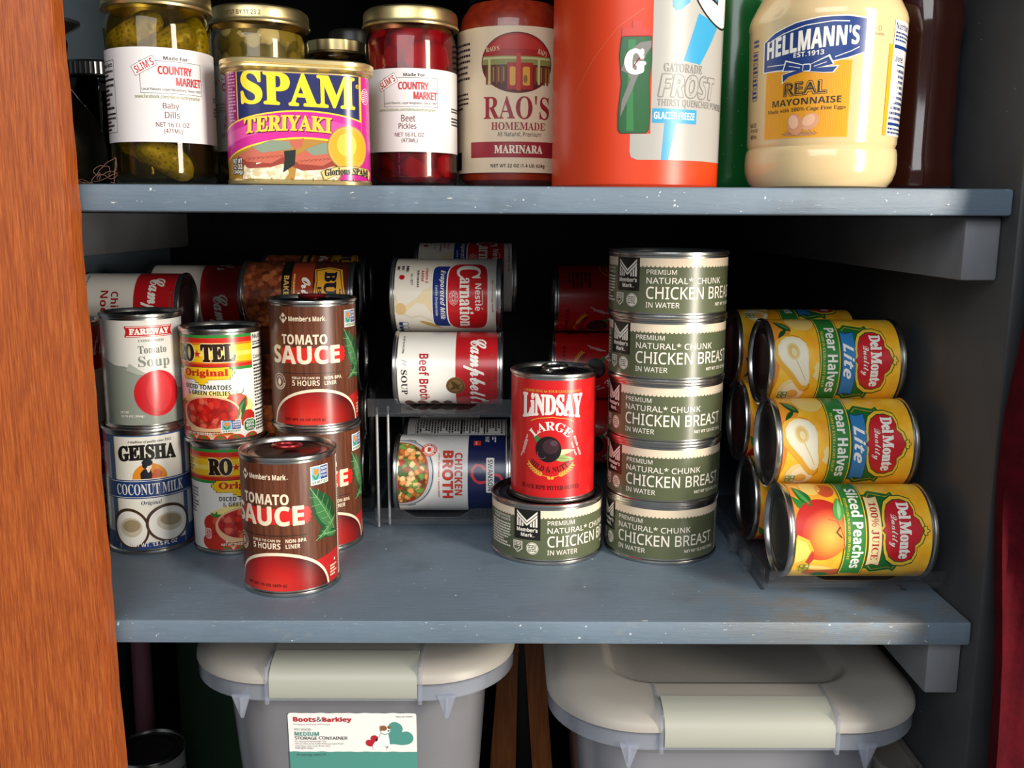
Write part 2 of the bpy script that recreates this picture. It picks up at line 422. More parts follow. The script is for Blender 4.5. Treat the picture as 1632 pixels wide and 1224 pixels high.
# wooden stile at the left of the opening, with the painted frame beside it
STILE = grain('stile_wood', '#7d3613', '#9f4c1a', '#b8652b', (80, 80, 4), 11, .45, .35, .1)
bm = bmesh.new()
q = [(-.372, -.62), (-.2795, -.62), (-.2925, .62), (-.385, .62)]
q = [(-.3595, -.62), (-.2797, -.62), (-.2925, .62), (-.388, .62)]
lp = lambda y: [(x, y, z) for x, z in q]
loft(bm, [lp(.6325), lp(.6515)]); bmesh.ops.bevel(bm, geom=bm.edges[:], offset=.0015, segments=2, affect='EDGES')
bmesh.ops.subdivide_edges(bm, edges=[e for e in bm.edges if abs(e.verts[0].co.z-e.verts[1].co.z) > .5], cuts=60)
for v in bm.verts:
    if v.co.x > -.31: v.co.x += .0004*math.sin(v.co.z*43)+.0003*math.sin(v.co.z*151+1)+.0002*math.sin(v.co.z*390)
tag(fin('trim_4', bm, STILE), kind='structure')
structure('trim_5', -.52, -.389, .634, .6515, -.62, .62, FRONT)
bm = bmesh.new(); loft(bm, [[(x, y, z) for x, z in ((-.389, -.62), (-.3605, -.62), (-.3885, .62), (-.389, .62))] for y in (.634, .6515)]); tag(fin('trim_6', bm, FRONT), kind='structure')

# ------------------------------------------------------------------ tin cans
def can_body(R, H, bead=0, N=72):
    """seamed steel can, shell and both rims"""
    bm = bmesh.new()
    pr = [(R-.0046, .0042), (R-.0022, .0044), (R-.0016, .0012), (R-.0004, 0), (R+.0009, .0006), (R+.0012, .0020), (R+.0010, .0031), (R, .0038), (R, .0046)]
    pr += [(R, H-.0046), (R, H-.0038), (R+.0010, H-.0031), (R+.0012, H-.0020), (R+.0009, H-.0006), (R-.0004, H), (R-.0016, H-.0012), (R-.0022, H-.0044), (R-.0046, H-.0042)]
    lathe(bm, pr, N); return bm
def end_profile(R, z, s):
    """stepped rings of a can end; s = 1 faces up, -1 faces down"""
    return [(r, z+s*h) for r, h in ((R-.0040, -.0004), (R-.0056, 0), (R-.0066, -.0009), (R-.0110, -.0009), (R-.0120, -.0003), (R-.0130, -.0009), (R-.0165, -.0016), (R-.0175, -.0022), (0, -.0022))]
TABM = P('#8e2226', .3, .6, name='ring_pull')
def pull_tab(parent, R, H, rot, m):
    t = link('pull_tab', None, None) if False else None
    bm = bmesh.new(); z = H-.0024
    c, s = math.cos(rot), math.sin(rot)
    T = lambda x, y, zz: (x*c-y*s, x*s+y*c, zz)
    pts = [T(.0108*math.cos(a), -.0015+.0098*math.sin(a), z+.0026+.0016*(1+math.sin(a+math.pi))/2) for a in [2*math.pi*i/28 for i in range(28)]]
    tube(bm, pts, .0016, 8, True)
    pl = [T(x, y, z+.0012) for x, y in rrect(.0058, .0055, .003, 4)]; pl = [(T(x, y+.0075, 0)[0], T(x, y+.0075, 0)[1], z) for x, y in rrect(.0062, .0062, .004, 4)]
    loft(bm, [pl, [(x, y, zz+.0014) for x, y, zz in pl]])
    for v in bm.verts: pass
    o = fin('pull_tab', bm, m, parent)
    bm = bmesh.new(); p = T(0, .0085, 0); lathe(bm, [(.0026, z+.001), (.0026, z+.0022), (.0016, z+.0027), (0, z+.0027)], 20, p[0], p[1]); fin('rivet', bm, m, o)
def can(name, label, cat, R, H, lab, lid=STEELD, tab=None, group=None, span=None):
    """R, H in metres; lab = (art, base material); label runs from rim to rim"""
    t = thing(name, label, cat, group=group)
    fin('body', can_body(R, H), STEEL, t)
    bm = bmesh.new(); lathe(bm, end_profile(R, H-.0030, 1), 72); fin('lid', bm, lid, t)
    bm = bmesh.new(); lathe(bm, end_profile(R, .0030, -1), 72); fin('base', bm, STEELD, t)
    art, base = lab; h = math.pi*R*1000
    label_mesh('label', art, cyl_path(R), base, (-h, h), 5.0, H*1000-5.4, t)
    if tab is not None: pull_tab(t, R, H, tab, TABM if lid is not STEELD else STEEL)
    return t
def stand(t, x, y, z=0, face=0, lean=(0, 0)):
    """upright; face = degrees the print is turned to the right of the viewer's line of sight at the front"""
    t.location = (x, y, z); t.rotation_euler = (lean[0], lean[1], R_(face)+math.atan2(-x, y)); return t
def lay(t, x, y, z, L, face=0, yaw=0):
    """on its side, lid to the right; x is the middle of the can, z its axis"""
    up = -math.atan2(.2947-z, y)
    B = Matrix(((0, 0, 1), (0, 1, 0), (-1, 0, 0)))
    Q = Matrix.Rotation(R_(yaw), 3, 'Z') @ B @ Matrix.Rotation(R_(face)+up, 3, 'Z')
    d = Matrix.Rotation(R_(yaw), 3, 'Z') @ Vector((-L/2, 0, 0))
    t.rotation_euler = Q.to_euler(); t.location = (x+d.x, y+d.y, z); return t

W = P('#f1ede6'); K = P('#1b1917'); RED = P('#c3141c'); CREAM = P('#eadcc4'); GREYT = P('#6e6c6a'); WGLOSS = P('#f2efe9', .3)
def nongmo(a, u, v, w_, h, L=3):
    a.r(W, u, u+w_, v, v+h, L); a.r(P('#7cb6dc'), u+w_*.04, u+w_*.5, v+h*.25, v+h*.95, L+1); a.r(P('#2d4a8c'), u+w_*.52, u+w_*.96, v+h*.25, v+h*.95, L+1)
    a.leaf(P('#e08a2c'), u+w_*.27, v+h*.5, u+w_*.2, v+h*.92, w_*.09, L+2); a.leaf(P('#e08a2c'), u+w_*.27, v+h*.5, u+w_*.4, v+h*.9, w_*.09, L+2)
    a.leaf(P('#3c8c3c'), u+w_*.27, v+h*.26, u+w_*.08, v+h*.6, w_*.05, L+2); a.leaf(P('#3c8c3c'), u+w_*.27, v+h*.26, u+w_*.45, v+h*.6, w_*.05, L+2)
    for i, s in enumerate(('NON', 'GMO', 'Project')): a.t(s, 'sansb', W, u+w_*.57, u+w_*.92, v+h*(.74-.2*i), v+h*(.89-.2*i), L+2)
    a.t('VERIFIED', 'sansb', P('#2f7a3a'), u+w_*.06, u+w_*.94, v+h*.05, v+h*.2, L+2)

# --- brown tomato sauce can
WOODB = grain('label_wood', '#4a2618', '#613420', '#74432b', (46, 46, 3), 7, .33)
SOUPM = radial('sauce_picture', .002, .006, [(.15, '#d23424'), (.55, '#b81c15'), (.82, '#8c1510'), (1.0, '#4a100c')], .036, .95, .33)
def sauce_art():
    a = Art(); cr = P('#f0dcc0', .33); rd = P('#d2231f', .33); g1 = P('#1f4f2b', .33); g2 = P('#3f7a45', .33)
    for u in (-34, -14, -1, 13, 27, 45): a.r(P('#48261a', .33), u, u+.35, 30, 107, 1)
    a.p(cr, [(-19, 92.5), (-14.8, 97.3), (-19, 102), (-23.2, 97.3)], 2)
    a.p(WOODB, [(-21.4, 96), (-20.2, 96), (-20.2, 97.6), (-19, 96.4), (-17.8, 97.6), (-17.8, 96), (-16.6, 96), (-16.6, 99.4), (-19, 97.8), (-21.4, 99.4)], 3)
    a.t("Member's Mark", 'sansb', cr, -13.4, 18, 94.8, 99.2, 3, bold=.012); a.t('TM', 'sans', cr, 18.4, 19.6, 95, 96, 3)
    a.t('TOMATO', 'sansb', cr, -21, 19.5, 75, 83.6, 4, bold=.01)
    a.p(rd, [(-22, 60), (-18, 58.8), (10, 59.4), (33, 58.8), (34, 60), (36, 60.5), (35, 62), (37.2, 63.6), (35.6, 65.5), (37.4, 67.5), (35.5, 69.5), (36.2, 71), (33, 72.6), (5, 72.0), (-18, 72.8), (-22, 71)], 2)
    a.t('SAUCE', 'sansb', cr, -32.5, 31, 58, 74, 4, bold=.02)
    a.r(K, -24, 33, 49.8, 50.4, 2)
    a.t('FIELD TO CAN IN', 'sansb', cr, -11.8, 12, 45.2, 47.2, 3); a.t('5 HOURS', 'sansb', cr, -11.8, 12, 39.4, 44.2, 3)
    a.t('NON-BPA', 'sansb', cr, 16, 32, 44.4, 47.4, 3); a.t('LINER', 'sansb', cr, 16, 27, 39.8, 43.2, 3)
    for r in (7.2, 5): a.ring(cr, -26, 42, r, r, .5, 2)
    a.curved('CALIFORNIA', 'sansb', cr, -26, 42, 6.6, 1.3, -80, 80, 3, inside=True); a.leaf(cr, -26, 38.5, -26, 45.5, 2, 2)
    # bowl of sauce
    a.p(P('#b91d1c', .33), [(22, 5), (80, 5), (80, 31), (60, 30), (40, 27), (30, 24)], 1)
    a.e(cr, 9, 3, 43.5, 33.5, 2, 60); a.e(SOUPM, 9, 3, 41.5, 31, 3, 60)
    a.t('NET WT 15 OZ (425 g)', 'sansb', P('#5c1210', .33), -20, 16, 8, 11, 8)
    nongmo(a, 37, 88, 17.5, 15)
    for x0, y0, x1, y1, wd in ((62, 47, 36, 87, 11), (64, 58, 40, 43, 6.5), (66, 44, 46, 47, 4)):
        a.leaf(g1, x0, y0, x1, y1, wd, 2); a.leaf(g2, x0, y0, x0+(x1-x0)*.93, y0+(y1-y0)*.93, wd*.5, 3, wd*.25); a.line(P('#8fb27a', .33), [(x0, y0), (x1, y1)], .5, 4)
        for i in range(1, 6):
            t = i/6.5; x, y = x0+(x1-x0)*t, y0+(y1-y0)*t; d = wd*.7*math.sin(math.pi*t)
            for k in (1, -1): a.line(P('#8fb27a', .33), [(x, y), (x+(x1-x0)*.1-k*d*(y1-y0)/46, y+(y1-y0)*.1+k*d*(x1-x0)/46)], .3, 4)
    a.e(cr, 61, 22, 1.2, 1.2, 3, 12); a.bars(cr, 54, 64, 9, 19, 4, 3)
    a.r(CREAM, 69, 112, 6, 106, 2); a.bars(K, 71, 74, 8, 104, 44, 3, .5); a.bars(K, 78, 110, 10, 100, 30, 3, .5)
    return a
SAUCE = (sauce_art(), WOODB)
Dt, Ht = .0375, .1125
LID_M = P('#5c5150', .25, 1, name='dark_lid')
sauce = can('tomato_sauce_can', 'brown tomato sauce can standing alone at the front, its dark red ring pull showing', 'can', Dt, Ht, SAUCE, LID_M, R_(15), 'brown tomato sauce cans')
stand(sauce, -.1755, .735, 0, -31)
stand(dup(sauce, 'brown tomato sauce can on top of its twin, between the tomato chilies and the beans'), -.1725, .833, Ht-.0015, -12)
stand(dup(sauce, 'brown tomato sauce can half hidden under its twin, behind the front one'), -.1712, .834, 0, -6)

# --- yellow and red diced tomato can
CHUNK = cells('tomato_chunks', 190, [(0, '#c42418'), (.3, '#d8392a'), (.6, '#b81a14'), (.85, '#e0604a')], .3, dark='#7c100c')
def rotel_art():
    a = Art(); G = P('#2f8a35', .3); Y = P('#f2c21c', .3); O = P('#e07a1a', .3); Rd = P('#c8281c', .3); U = 106
    a.r(G, -U, U, 92.6, 96.5, 1); a.r(Rd, -U, U, 88.6, 92.6, 1); a.r(O, -U, U, 86.6, 88.6, 1); a.r(Y, -U, U, 72, 86.6, 1); a.r(O, -U, U, 70.6, 72, 1); a.r(Rd, -U, U, 67.6, 70.6, 1); a.r(G, -U, U, 65, 67.6, 1)
    a.r(P('#f8dc62', .3), -U, U, 77, 81, 2)
    DK = P('#2e1a10', .3)
    for s, u0, u1 in (('RO', -28.5, -7.5), ('TEL', -1.5, 28)):
        a.t(s, 'serif', P('#f4e6b0', .3), u0, u1, 72.2, 87.6, 3, bold=.05, grow=.7); a.t(s, 'serif', DK, u0, u1, 72.2, 87.6, 4, bold=.05)
    a.p(Rd, [(-4.5+(3.6 if i % 2 == 0 else 1.5)*math.sin(math.pi*i/5), 79+(3.6 if i % 2 == 0 else 1.5)*math.cos(math.pi*i/5)) for i in range(10)], 5)
    st = [(-24, 59), (-22, 59), (-22, 57), (-8, 57), (-8, 54.6), (-5, 54.6), (-5, 52.8), (1, 52.8), (1, 54.6), (4, 54.6), (4, 57), (22, 57), (22, 59), (24, 59), (24, 61), (26, 61), (26, 64), (24, 64), (24, 66), (22, 66), (22, 67.6), (-22, 67.6), (-22, 66), (-24, 66), (-24, 64), (-26, 64), (-26, 61), (-24, 61)]
    a.p(K, [(x*1.03, 61+(y-61)*1.07) for x, y in st], 2); a.p(Y, st, 3)
    a.t('Original', 'serif', Rd, -20, 21, 58.4, 66.2, 4, bold=.03)
    a.t('DICED TOMATOES', 'sansb', K, -20, 23, 48.6, 52.6, 4, rot=-2); a.t('& GREEN CHILIES', 'sansb', K, -17, 22, 43.6, 47.4, 4, rot=-2)
    a.e(P('#f7e08a', .3), 6, 32, 37, 15, 1, 40)
    a.e(P('#c93423', .3), 27, 36, 10, 8.5, 2, 24); a.e(P('#dd5a48', .3), 31, 38, 6, 5, 3, 20); a.e(P('#c22c1e', .3), -25, 28, 11, 9.5, 2, 24); a.e(P('#d85544', .3), -22, 31, 5, 4, 3, 20); a.e(P('#b9261a', .3), 37, 21, 8, 8, 2, 20); a.e(P('#c4301f', .3), -27, 12, 11, 8, 2)
    for i in range(5): a.leaf(G, -24, 36, -24+6*math.cos(i*1.3), 37+3*math.sin(i*1.3), 1, 4)
    a.line(G, [(26, 43), (28, 46), (26, 48), (23, 46)], .7, 3); a.line(G, [(30, 43), (33, 45), (34, 48)], .8, 3)
    a.leaf(P('#2f5a28', .3), 24, 16, 36, 42, 4.4, 4); a.leaf(P('#5c8a44', .3), 26, 20, 34, 38, 1.4, 5, 1)
    a.e(P('#e8b98c', .3), 3, 26, 27.5, 17.5, 5, 48); a.e(CHUNK, 3, 28, 25, 13.6, 6, 48)
    a.e(P('#e6c98f', .3), 3, 9, 22, 3, 3); a.p(P('#d8732c', .3), [(-18, 8), (24, 8), (20, 12.5), (-14, 12.5)], 4); a.bars(P('#7c3014', .3), -17, 22, 9, 12, 2, 5)
    for u, r in ((-16, 6), (-3, 7), (12, 6), (25, 8), (40, 7)): a.e(P('#cb3a26', .3), u, 3.5, r, 5.5, 5, 20); a.leaf(G, u, 8, u+3, 4, .8, 6); a.leaf(G, u, 8, u-3, 5, .8, 6)
    nongmo(a, 13, 10.5, 17, 11, 6); a.p(W, [(32, 12), (35, 9.5), (42, 9.5), (45.5, 12), (45.5, 18.5), (42, 21), (35, 21), (32, 18.5)], 6); a.p(P('#1f6a30', .3), [(32.7, 12.4), (35.3, 10.2), (41.7, 10.2), (44.8, 12.4), (44.8, 18), (41.7, 20.3), (35.3, 20.3), (32.7, 18)], 7)
    a.t('NON', 'sansb', W, 35, 42.6, 16.8, 19.2, 8); a.t('BPA', 'sansb', W, 34.4, 43.2, 13.8, 16.3, 8); a.t('LINER', 'sansb', W, 35, 42.6, 11.4, 13, 8)
    a.t('NET WT 10 OZ (283g)', 'sansb', W, -20, 6, 8.2, 10.8, 8)
    a.r(P('#c9201c', .3), -35, -28, 14, 25, 5, rad=2); a.r(P('#f0b8b0', .3), -34.4, -28.6, 14.6, 24.4, 6, rad=1.8); a.t('25', 'sansb', P('#b01a18', .3), -33.6, -29.4, 19.4, 23, 7); a.bars(P('#b01a18', .3), -33.6, -29.4, 15.4, 18.6, 3, 7)
    a.r(W, 44, 76, 6, 95.5, 3); a.t('Nutrition', 'sansb', K, 45.5, 74, 90, 94, 4); a.bars(K, 45.5, 74, 84, 88, 2, 4); a.r(K, 45, 75, 81, 82.6, 4); a.t('Calories', 'sansb', K, 45.5, 64, 72.5, 76, 4); a.r(K, 45, 75, 69.5, 70.6, 4); a.bars(K, 45.5, 74, 30, 68, 13, 4); a.r(K, 45, 75, 26.4, 28, 4); a.bars(K, 45.5, 74, 9, 25, 6, 4)
    a.bars(GREYT, -58, -42, 36, 60, 8, 3); a.bars(GREYT, -56, -46, 74, 86, 4, 4)
    return a
ROTEL = (rotel_art(), P('#efece4', .3))
Dr, Hr = .0338, .1005
rt = can('diced_tomato_can', 'yellow and red can of diced tomatoes with green chilies, upper of the two', 'can', Dr, Hr, ROTEL, STEELD, None, 'yellow and red diced tomato cans')
stand(rt, -.2525, .825, Hr-.0015, -27)
stand(dup(rt, 'yellow and red can of diced tomatoes, lower of the two and turned to the right'), -.2485, .824, 0, 15)

# --- white tomato soup can with the red dot
def soup_art():
    a = Art(); rd = P('#c51f26', .3); gy = P('#8f968c', .3); tx = P('#6b7068', .3)
    a.p(P('#c9cbc5', .3), [(-103, 5), (103, 5), (103, 20), (60, 40), (-103, 60)], 1)
    a.p(gy, [(-103, 5), (40, 5), (40, 30), (6, 40), (-10, 50), (-22, 56), (-32, 57), (-44, 62), (-103, 70)], 2)
    a.p(P('#aab0a6', .3), [(-22, 52.5), (-18, 58.5), (-4, 48.5), (-12, 48)], 3); a.line(P('#6f766c', .3), [(-22, 52.5), (-12, 48.5), (-2, 47)], .4, 4)
    a.p(rd, [(-21, 81), (20, 81), (18.6, 85.6), (20, 90.4), (-21, 90.4), (-19.6, 85.6)], 3); a.line(W, [(-19.5, 89.6), (18.5, 89.6)], .5, 4); a.line(W, [(-19.5, 81.8), (18.5, 81.8)], .5, 4)
    a.t('FAREWAY', 'serif', W, -17, 16.4, 83, 88.4, 5, bold=.05)
    a.t('CONDENSED', 'serif', tx, -10, 11, 76.8, 78.8, 4)
    a.t('Tomato', 'serif', tx, -10.5, 13, 66.8, 73.4, 4, bold=-.005); a.t('Soup', 'serif', P('#82877e', .3), -11, 15.5, 53, 64.5, 4, bold=-.012)
    a.e(rd, 3.5, 32, 19.5, 20, 4, 56); a.e(P('#d2353a', .3), 5, 33, 11, 17, 5, 40)
    a.t('NET WT', 'sansb', W, -29, -21, 15.4, 17.4, 4); a.t('10.75 OZ (304g)', 'sansb', W, -29, -9, 11.6, 13.8, 4)
    a.bars(tx, 50, 90, 10, 90, 26, 3)
    return a
soup = can('tomato_soup_can', 'white condensed tomato soup can with a red circle, on the coconut milk can', 'can', .0332, .1005, (soup_art(), P('#dddcd6', .3)))
# --- coconut milk can
COCO = grain('coconut_husk', '#2b1a10', '#46301f', '#5c4229', (30, 30, 30), 12, .4)
def coconut_art():
    a = Art(); nv = P('#22407c', .3); cw = P('#ece9df', .3)
    a.r(cw, -30, 30, 5, 106, 1); a.line(P('#c9a94a', .3), [(-30.3, 5), (-30.3, 106)], .6, 2); a.line(P('#c9a94a', .3), [(30.3, 5), (30.3, 106)], .6, 2)
    a.r(P('#d9dde2', .3), -46, -36, 20, 100, 1); a.r(P('#d9dde2', .3), 36, 46, 20, 100, 1)
    a.t('A tradition of quality since 1912', 'serifi', K, -17, 20, 100, 103, 4)
    a.t('GEISHA', 'serif', K, -26, 24, 84.5, 98.5, 4, bold=.045, arc=-1.6)
    a.e(P('#e6922a', .3), 0, 68.5, 14.5, 14, 2, 40, 0, 180)
    a.p(P('#23222a', .3), [(-7.5, 68.6), (-7.6, 74), (-4.8, 77.2), (-2, 78), (1.2, 76), (2.2, 72), (1.4, 68.6)], 3); a.e(P('#f0e2d2', .3), -.8, 80, 2.7, 3.5, 4, 20); a.p(P('#ece0d2', .3), [(-2.6, 77.8), (.6, 77.6), (.2, 75), (-1.4, 74)], 4)
    a.e(P('#1d2530', .3), -1.6, 83, 4.4, 3.1, 5, 24); a.e(P('#1d2530', .3), -3.6, 80.6, 2, 2.8, 5, 16); a.p(P('#cf5a2a', .3), [(1.4, 69), (9.5, 69), (10.5, 73), (8, 76.4), (4, 76.6), (2.2, 73.5)], 4)
    a.r(nv, -44, 44, 51, 67.8, 3); a.line(cw, [(-44, 66.6), (44, 66.6)], .5, 4); a.line(cw, [(-44, 52.2), (44, 52.2)], .5, 4)
    a.t('COCONUT MILK', 'serif', cw, -30, 30, 54.4, 64.2, 5, fn=lambda u, v: (u, v))
    a.t('Original', 'serifi', P('#26365c', .3), -8.5, 8.5, 44.4, 49, 4)
    a.r(nv, -44, 44, 5, 11, 2)
    for cx, cy, rx, ry, rt_ in ((-19.5, 24, 16.5, 18.5, 10), (14, 27, 20, 17.5, -10)):
        k = 3 if cx < 0 else 5
        a.e(COCO, cx, cy, rx, ry, k, 40, rot=rt_); a.e(P('#f2f0ea', .3), cx+.2, cy-.3, rx-2.2, ry-2.4, k+1, 40, rot=rt_); a.e(P('#cfc6b2', .3), cx+1, cy+1, rx*.6, ry*.48, k+2, 32, rot=rt_); a.e(P('#a39272', .3), cx+1.4, cy+2.4, rx*.48, ry*.3, k+3, 32, rot=rt_)
    a.t('NET WT. 13.5 FL OZ', 'sansb', W, -20, 20, 7.4, 11, 9)
    return a
coco = can('coconut_milk_can', 'white and navy coconut milk can carrying the soup can with the red circle', 'can', .0360, .1125, (coconut_art(), P('#3d5a8c', .3)))
stand(soup, -.3215, .825, .111, 12); stand(coco, -.3232, .826, 0, 1)

# --- red and white soup cans
def rw_art(l1, l2, split=55, gold=True, brown=False, col='#a3141d'):
    a = Art(); rd = P('#b8161e', .32); g = P('#8a6a3a', .35, .4); h = 106
    a.r(rd, -h, h, split, 97, 1)
    for o in (0, 104, -104):
        a.t("Campbell's", 'script', W, -37+o, 37+o, split+7, split+30, 4, bold=.014)
    a.t('CONDENSED', 'serif', P('#9a4a34', .32), -20, 26, 90, 93, 4)
    if gold: a.e(g, 10, split, 8.6, 8.6, 4, 32); a.ring(P('#4f3a1c', .35, .4), 10, split, 7.4, 7.4, .6, 5); a.leaf(P('#54401f', .35, .4), 5, split-4, 14, split+4, 2, 5); a.leaf(P('#54401f', .35, .4), 14, split-5, 8, split+5, 1.6, 5)
    tx = P(col, .32)
    if l2: a.t(l1, 'sansb', tx, -20, 20, 36, 43, 4); a.t(l2, 'sansb', tx, -21, 21, 26, 33.5, 4)
    else: a.t(l1, 'sansb', tx, -20, 28, 25, 34, 4)
    a.t('SOUP', 'serif', K, -5, 20, 8.5, 14, 4); a.t('NET WT 10.5 OZ (298g)', 'sansb', K, -42, -20, 9, 11.2, 4); a.line(K, [(-14, 9), (-12, 14), (-11, 10), (-9, 13)], .5, 4)
    if brown:
        for i in range(16): a.e(P(('#5b2f1c', '#7a4227', '#43211a')[i % 3], .32), 36+(i % 4)*5.5, 14+i*3, 6, 4.5, 3, 16)
    else:
        for i in range(8): a.e(P(('#d8b46a', '#c8902c')[i % 2], .32), 52+(i % 3)*5, 14+i*4, 5, 4, 3, 14)
    return a
WHITE = P('#e9e6df', .32)
cream = can('chicken_soup_can', 'red and white soup can behind the wooden stile, on top of another', 'can', .0333, .1005, (rw_art('Cream of', 'Chicken'), WHITE))
stand(cream, -.4105, .862, .099, 12)
c2 = dup(cream, 'red and white soup can behind the wooden stile, lower of the two'); stand(c2, -.411, .863, 0, 60)
noodle = can('noodle_soup_can', 'red and white noodle soup can lying on its side, topmost on the left rack', 'can', .0333, .1005, (rw_art('Chicken', 'Noodle', 57), WHITE), group='noodle soup cans lying on the left rack')
lay(noodle, -.366, .935, .2035, .1005, 8, 2)
lay(dup(noodle, 'noodle soup can lying on its side directly under the topmost one of the left rack'), -.3635, .937, .1345, .1005, 20, 2)
lay(dup(noodle, 'noodle soup can lying in the dark behind the topmost one of the left rack'), -.325, 1.007, .208, .1005, 60, 2)
beef = can('beef_broth_can', 'red and white beef broth can lying on the upper clear tier', 'can', .0336, .1015, (rw_art('Beef Broth', '', 58, True, True), WHITE))
lay(beef, -.0545, .880, .1530, .1015, 12)

# --- baked beans
BEANS = cells('bean_picture', 165, [(0, '#8a4424'), (.3, '#a3552f'), (.6, '#74371c'), (.85, '#b5683c')], .35, dark='#2a0f08')
def beans_art():
    a = Art(); h = 103; br = P('#4d1c0e', .33); Y = P('#dda02a', .33); nv = P('#15182a', .33)
    a.r(BEANS, -60, 60, 5, 42, 1)
    a.r(P('#120c09', .33), -h, h, 42, 52, 2); a.t('BAKED BEANS', 'sansb', P('#d8b25a', .33), -26, 30, 44.4, 49.6, 4, bold=.01)
    a.r(P('#93341a', .33), -h, h, 52, 73, 2); a.bars(P('#d8b25a', .33), -28, 30, 53.4, 56, 1, 4, .7); a.t('Original', 'script', W, -24, 26, 58, 71, 4, bold=.02)
    a.r(br, -h, h, 73, 107, 2)
    a.p(Y, [(-34, 74), (-20, 75.6), (0, 73), (20, 75.6), (34, 74), (38, 88), (34, 101), (15, 103.6), (0, 106), (-15, 103.6), (-34, 101), (-38, 88)], 3); a.p(nv, [(-32.6, 75.4), (-20, 77), (0, 74.4), (20, 77), (32.6, 75.4), (36.4, 88), (32.6, 99.6), (15, 102.2), (0, 104.6), (-15, 102.2), (-32.6, 99.6), (-36.4, 88)], 4); a.p(Y, [(-31.8, 76.2), (-20, 77.8), (0, 75.2), (20, 77.8), (31.8, 76.2), (35.4, 88), (31.8, 98.8), (15, 101.4), (0, 103.8), (-15, 101.4), (-31.8, 98.8), (-35.4, 88)], 5)
    a.t("BUSH'S", 'serif', nv, -31, 31, 84, 97, 6, bold=.05); a.t('BEST', 'sansb', nv, -14, 14, 77.8, 82, 6); a.bars(nv, -12, 12, 99, 101, 1, 6, .7)
    return a
bean = can('baked_beans_can', 'brown baked beans can lying on its side behind the tomato sauce can', 'can', .0325, .1130, (beans_art(), P('#3a150b', .33)), group='baked beans cans')
lay(bean, -.2085, .962, .2150, .113, 12)
lay(dup(bean, 'baked beans can lying second from the top of its dark column'), -.2045, .964, .1495, .113, 100)
lay(dup(bean, 'baked beans can lying at the bottom of its dark column'), -.2025, .966, .0365, .113, 100)
lay(dup(bean, 'baked beans can lying third from the top of its dark column'), -.2025, .992, .0900, .113, 100)
lay(dup(bean, 'baked beans can lying at the back, just peeping over the topmost one'), -.2075, 1.034, .2190, .113, -30)

# --- evaporated milk
def milk_art():
    a = Art(); rd = P('#c01820', .32); bl = P('#1c2f78', .32)
    def blob(u0, u1, v0, v1, b):
        o = []
        for i in range(40):
            t = 2*math.pi*i/40; c, s = math.cos(t), math.sin(t); o.append(((u0+u1)/2+(u1-u0)/2*math.copysign(abs(c)**.42, c), (v0+v1)/2+(v1-v0)/2*math.copysign(abs(s)**.5, s)+b*c*c))
        return o
    a.p(W, blob(-33, 34, 40.5, 66, -2), 2); a.p(bl, blob(-32, 33, 41.5, 66, -2), 3); a.p(W, blob(-36.5, 37.5, 54.5, 95, 1), 4); a.p(rd, blob(-35.5, 36.5, 55.8, 93.8, 1), 5)
    a.t('C', 'serif', W, -33, -17, 64, 87, 6, bold=.02); a.t('arnation', 'serif', W, -18, 33, 67, 80.5, 6, bold=.015); a.t('Nestle', 'sansb', W, -12, 14, 82, 88.2, 6); a.line(W, [(11, 88.2), (13, 89.6)], .7, 6); a.line(W, [(-5.6, 89), (8, 89)], .5, 6)
    for i in range(9): a.ring(P('#f0b8bc', .32), 0+4.5*math.cos(i*.7)+2, 61.5+2.8*math.sin(i*.7), 2.6, 2, .5, 6, 14)
    a.t('Evaporated Milk', 'sansbi', W, -26, 24, 47.5, 53.5, 6, shear=.1); a.t('Leche Evaporada', 'sansbi', P('#c8d0ea', .32), -10, 20, 43.5, 46.6, 6)
    a.t('the cooking milk', 'serifi', P('#7a1a20', .32), -16, 16, 97.4, 99.6, 5)
    a.t('Vitamin D', 'sansb', rd, -29, -12, 34.6, 37.4, 4); a.t('Added', 'sansb', rd, -26, -14, 30.6, 33.4, 4); a.bars(GREYT, -26, -8, 26, 29, 1, 4); a.t('No rBST', 'sans', K, -22, -10, 20.5, 22.6, 4)
    cr = P('#e9d8b2', .32)
    a.p(cr, [(-6, 8), (2, 7), (8, 10), (9, 17), (5, 22), (2, 27), (-5, 33), (-8, 40), (-2, 40), (10, 41), (18, 41), (8, 34), (7, 26), (12, 20), (18, 14), (20, 8), (16, 6), (2, 6)], 2); a.e(P('#dfbf86', .32), 13, 11, 6, 5, 3, 20); a.leaf(P('#c8a45a', .32), 26, 28, 36, 50, 2.2, 3); a.line(P('#cbb48a', .32), [(16, 10), (22, 20), (20, 30), (26, 40)], .5, 3)
    a.e(rd, -18, 12, 2.6, 2.6, 4, 16); a.bars(K, -32, -24, 6, 19, 3, 3); 
    for i in range(3): a.r(P('#23387e', .32), 28+i*6, 33+i*6, 8, 17, 3, rad=1.6); a.r(W, 28.5+i*6, 32.5+i*6, 11.5, 16.5, 4, rad=1.2)
    return a
milk = can('evaporated_milk_can', 'white evaporated milk can with a red and blue badge, lying on the beef broth can', 'can', .0362, .1070, (milk_art(), P('#ebe5da', .32)), group='evaporated milk cans')
lay(milk, -.0585, .933, .2165, .107, 0, -1.5)
lay(dup(milk, 'white evaporated milk can lying in the shade behind its twin'), -.0440, 1.010, .2300, .107, -34)

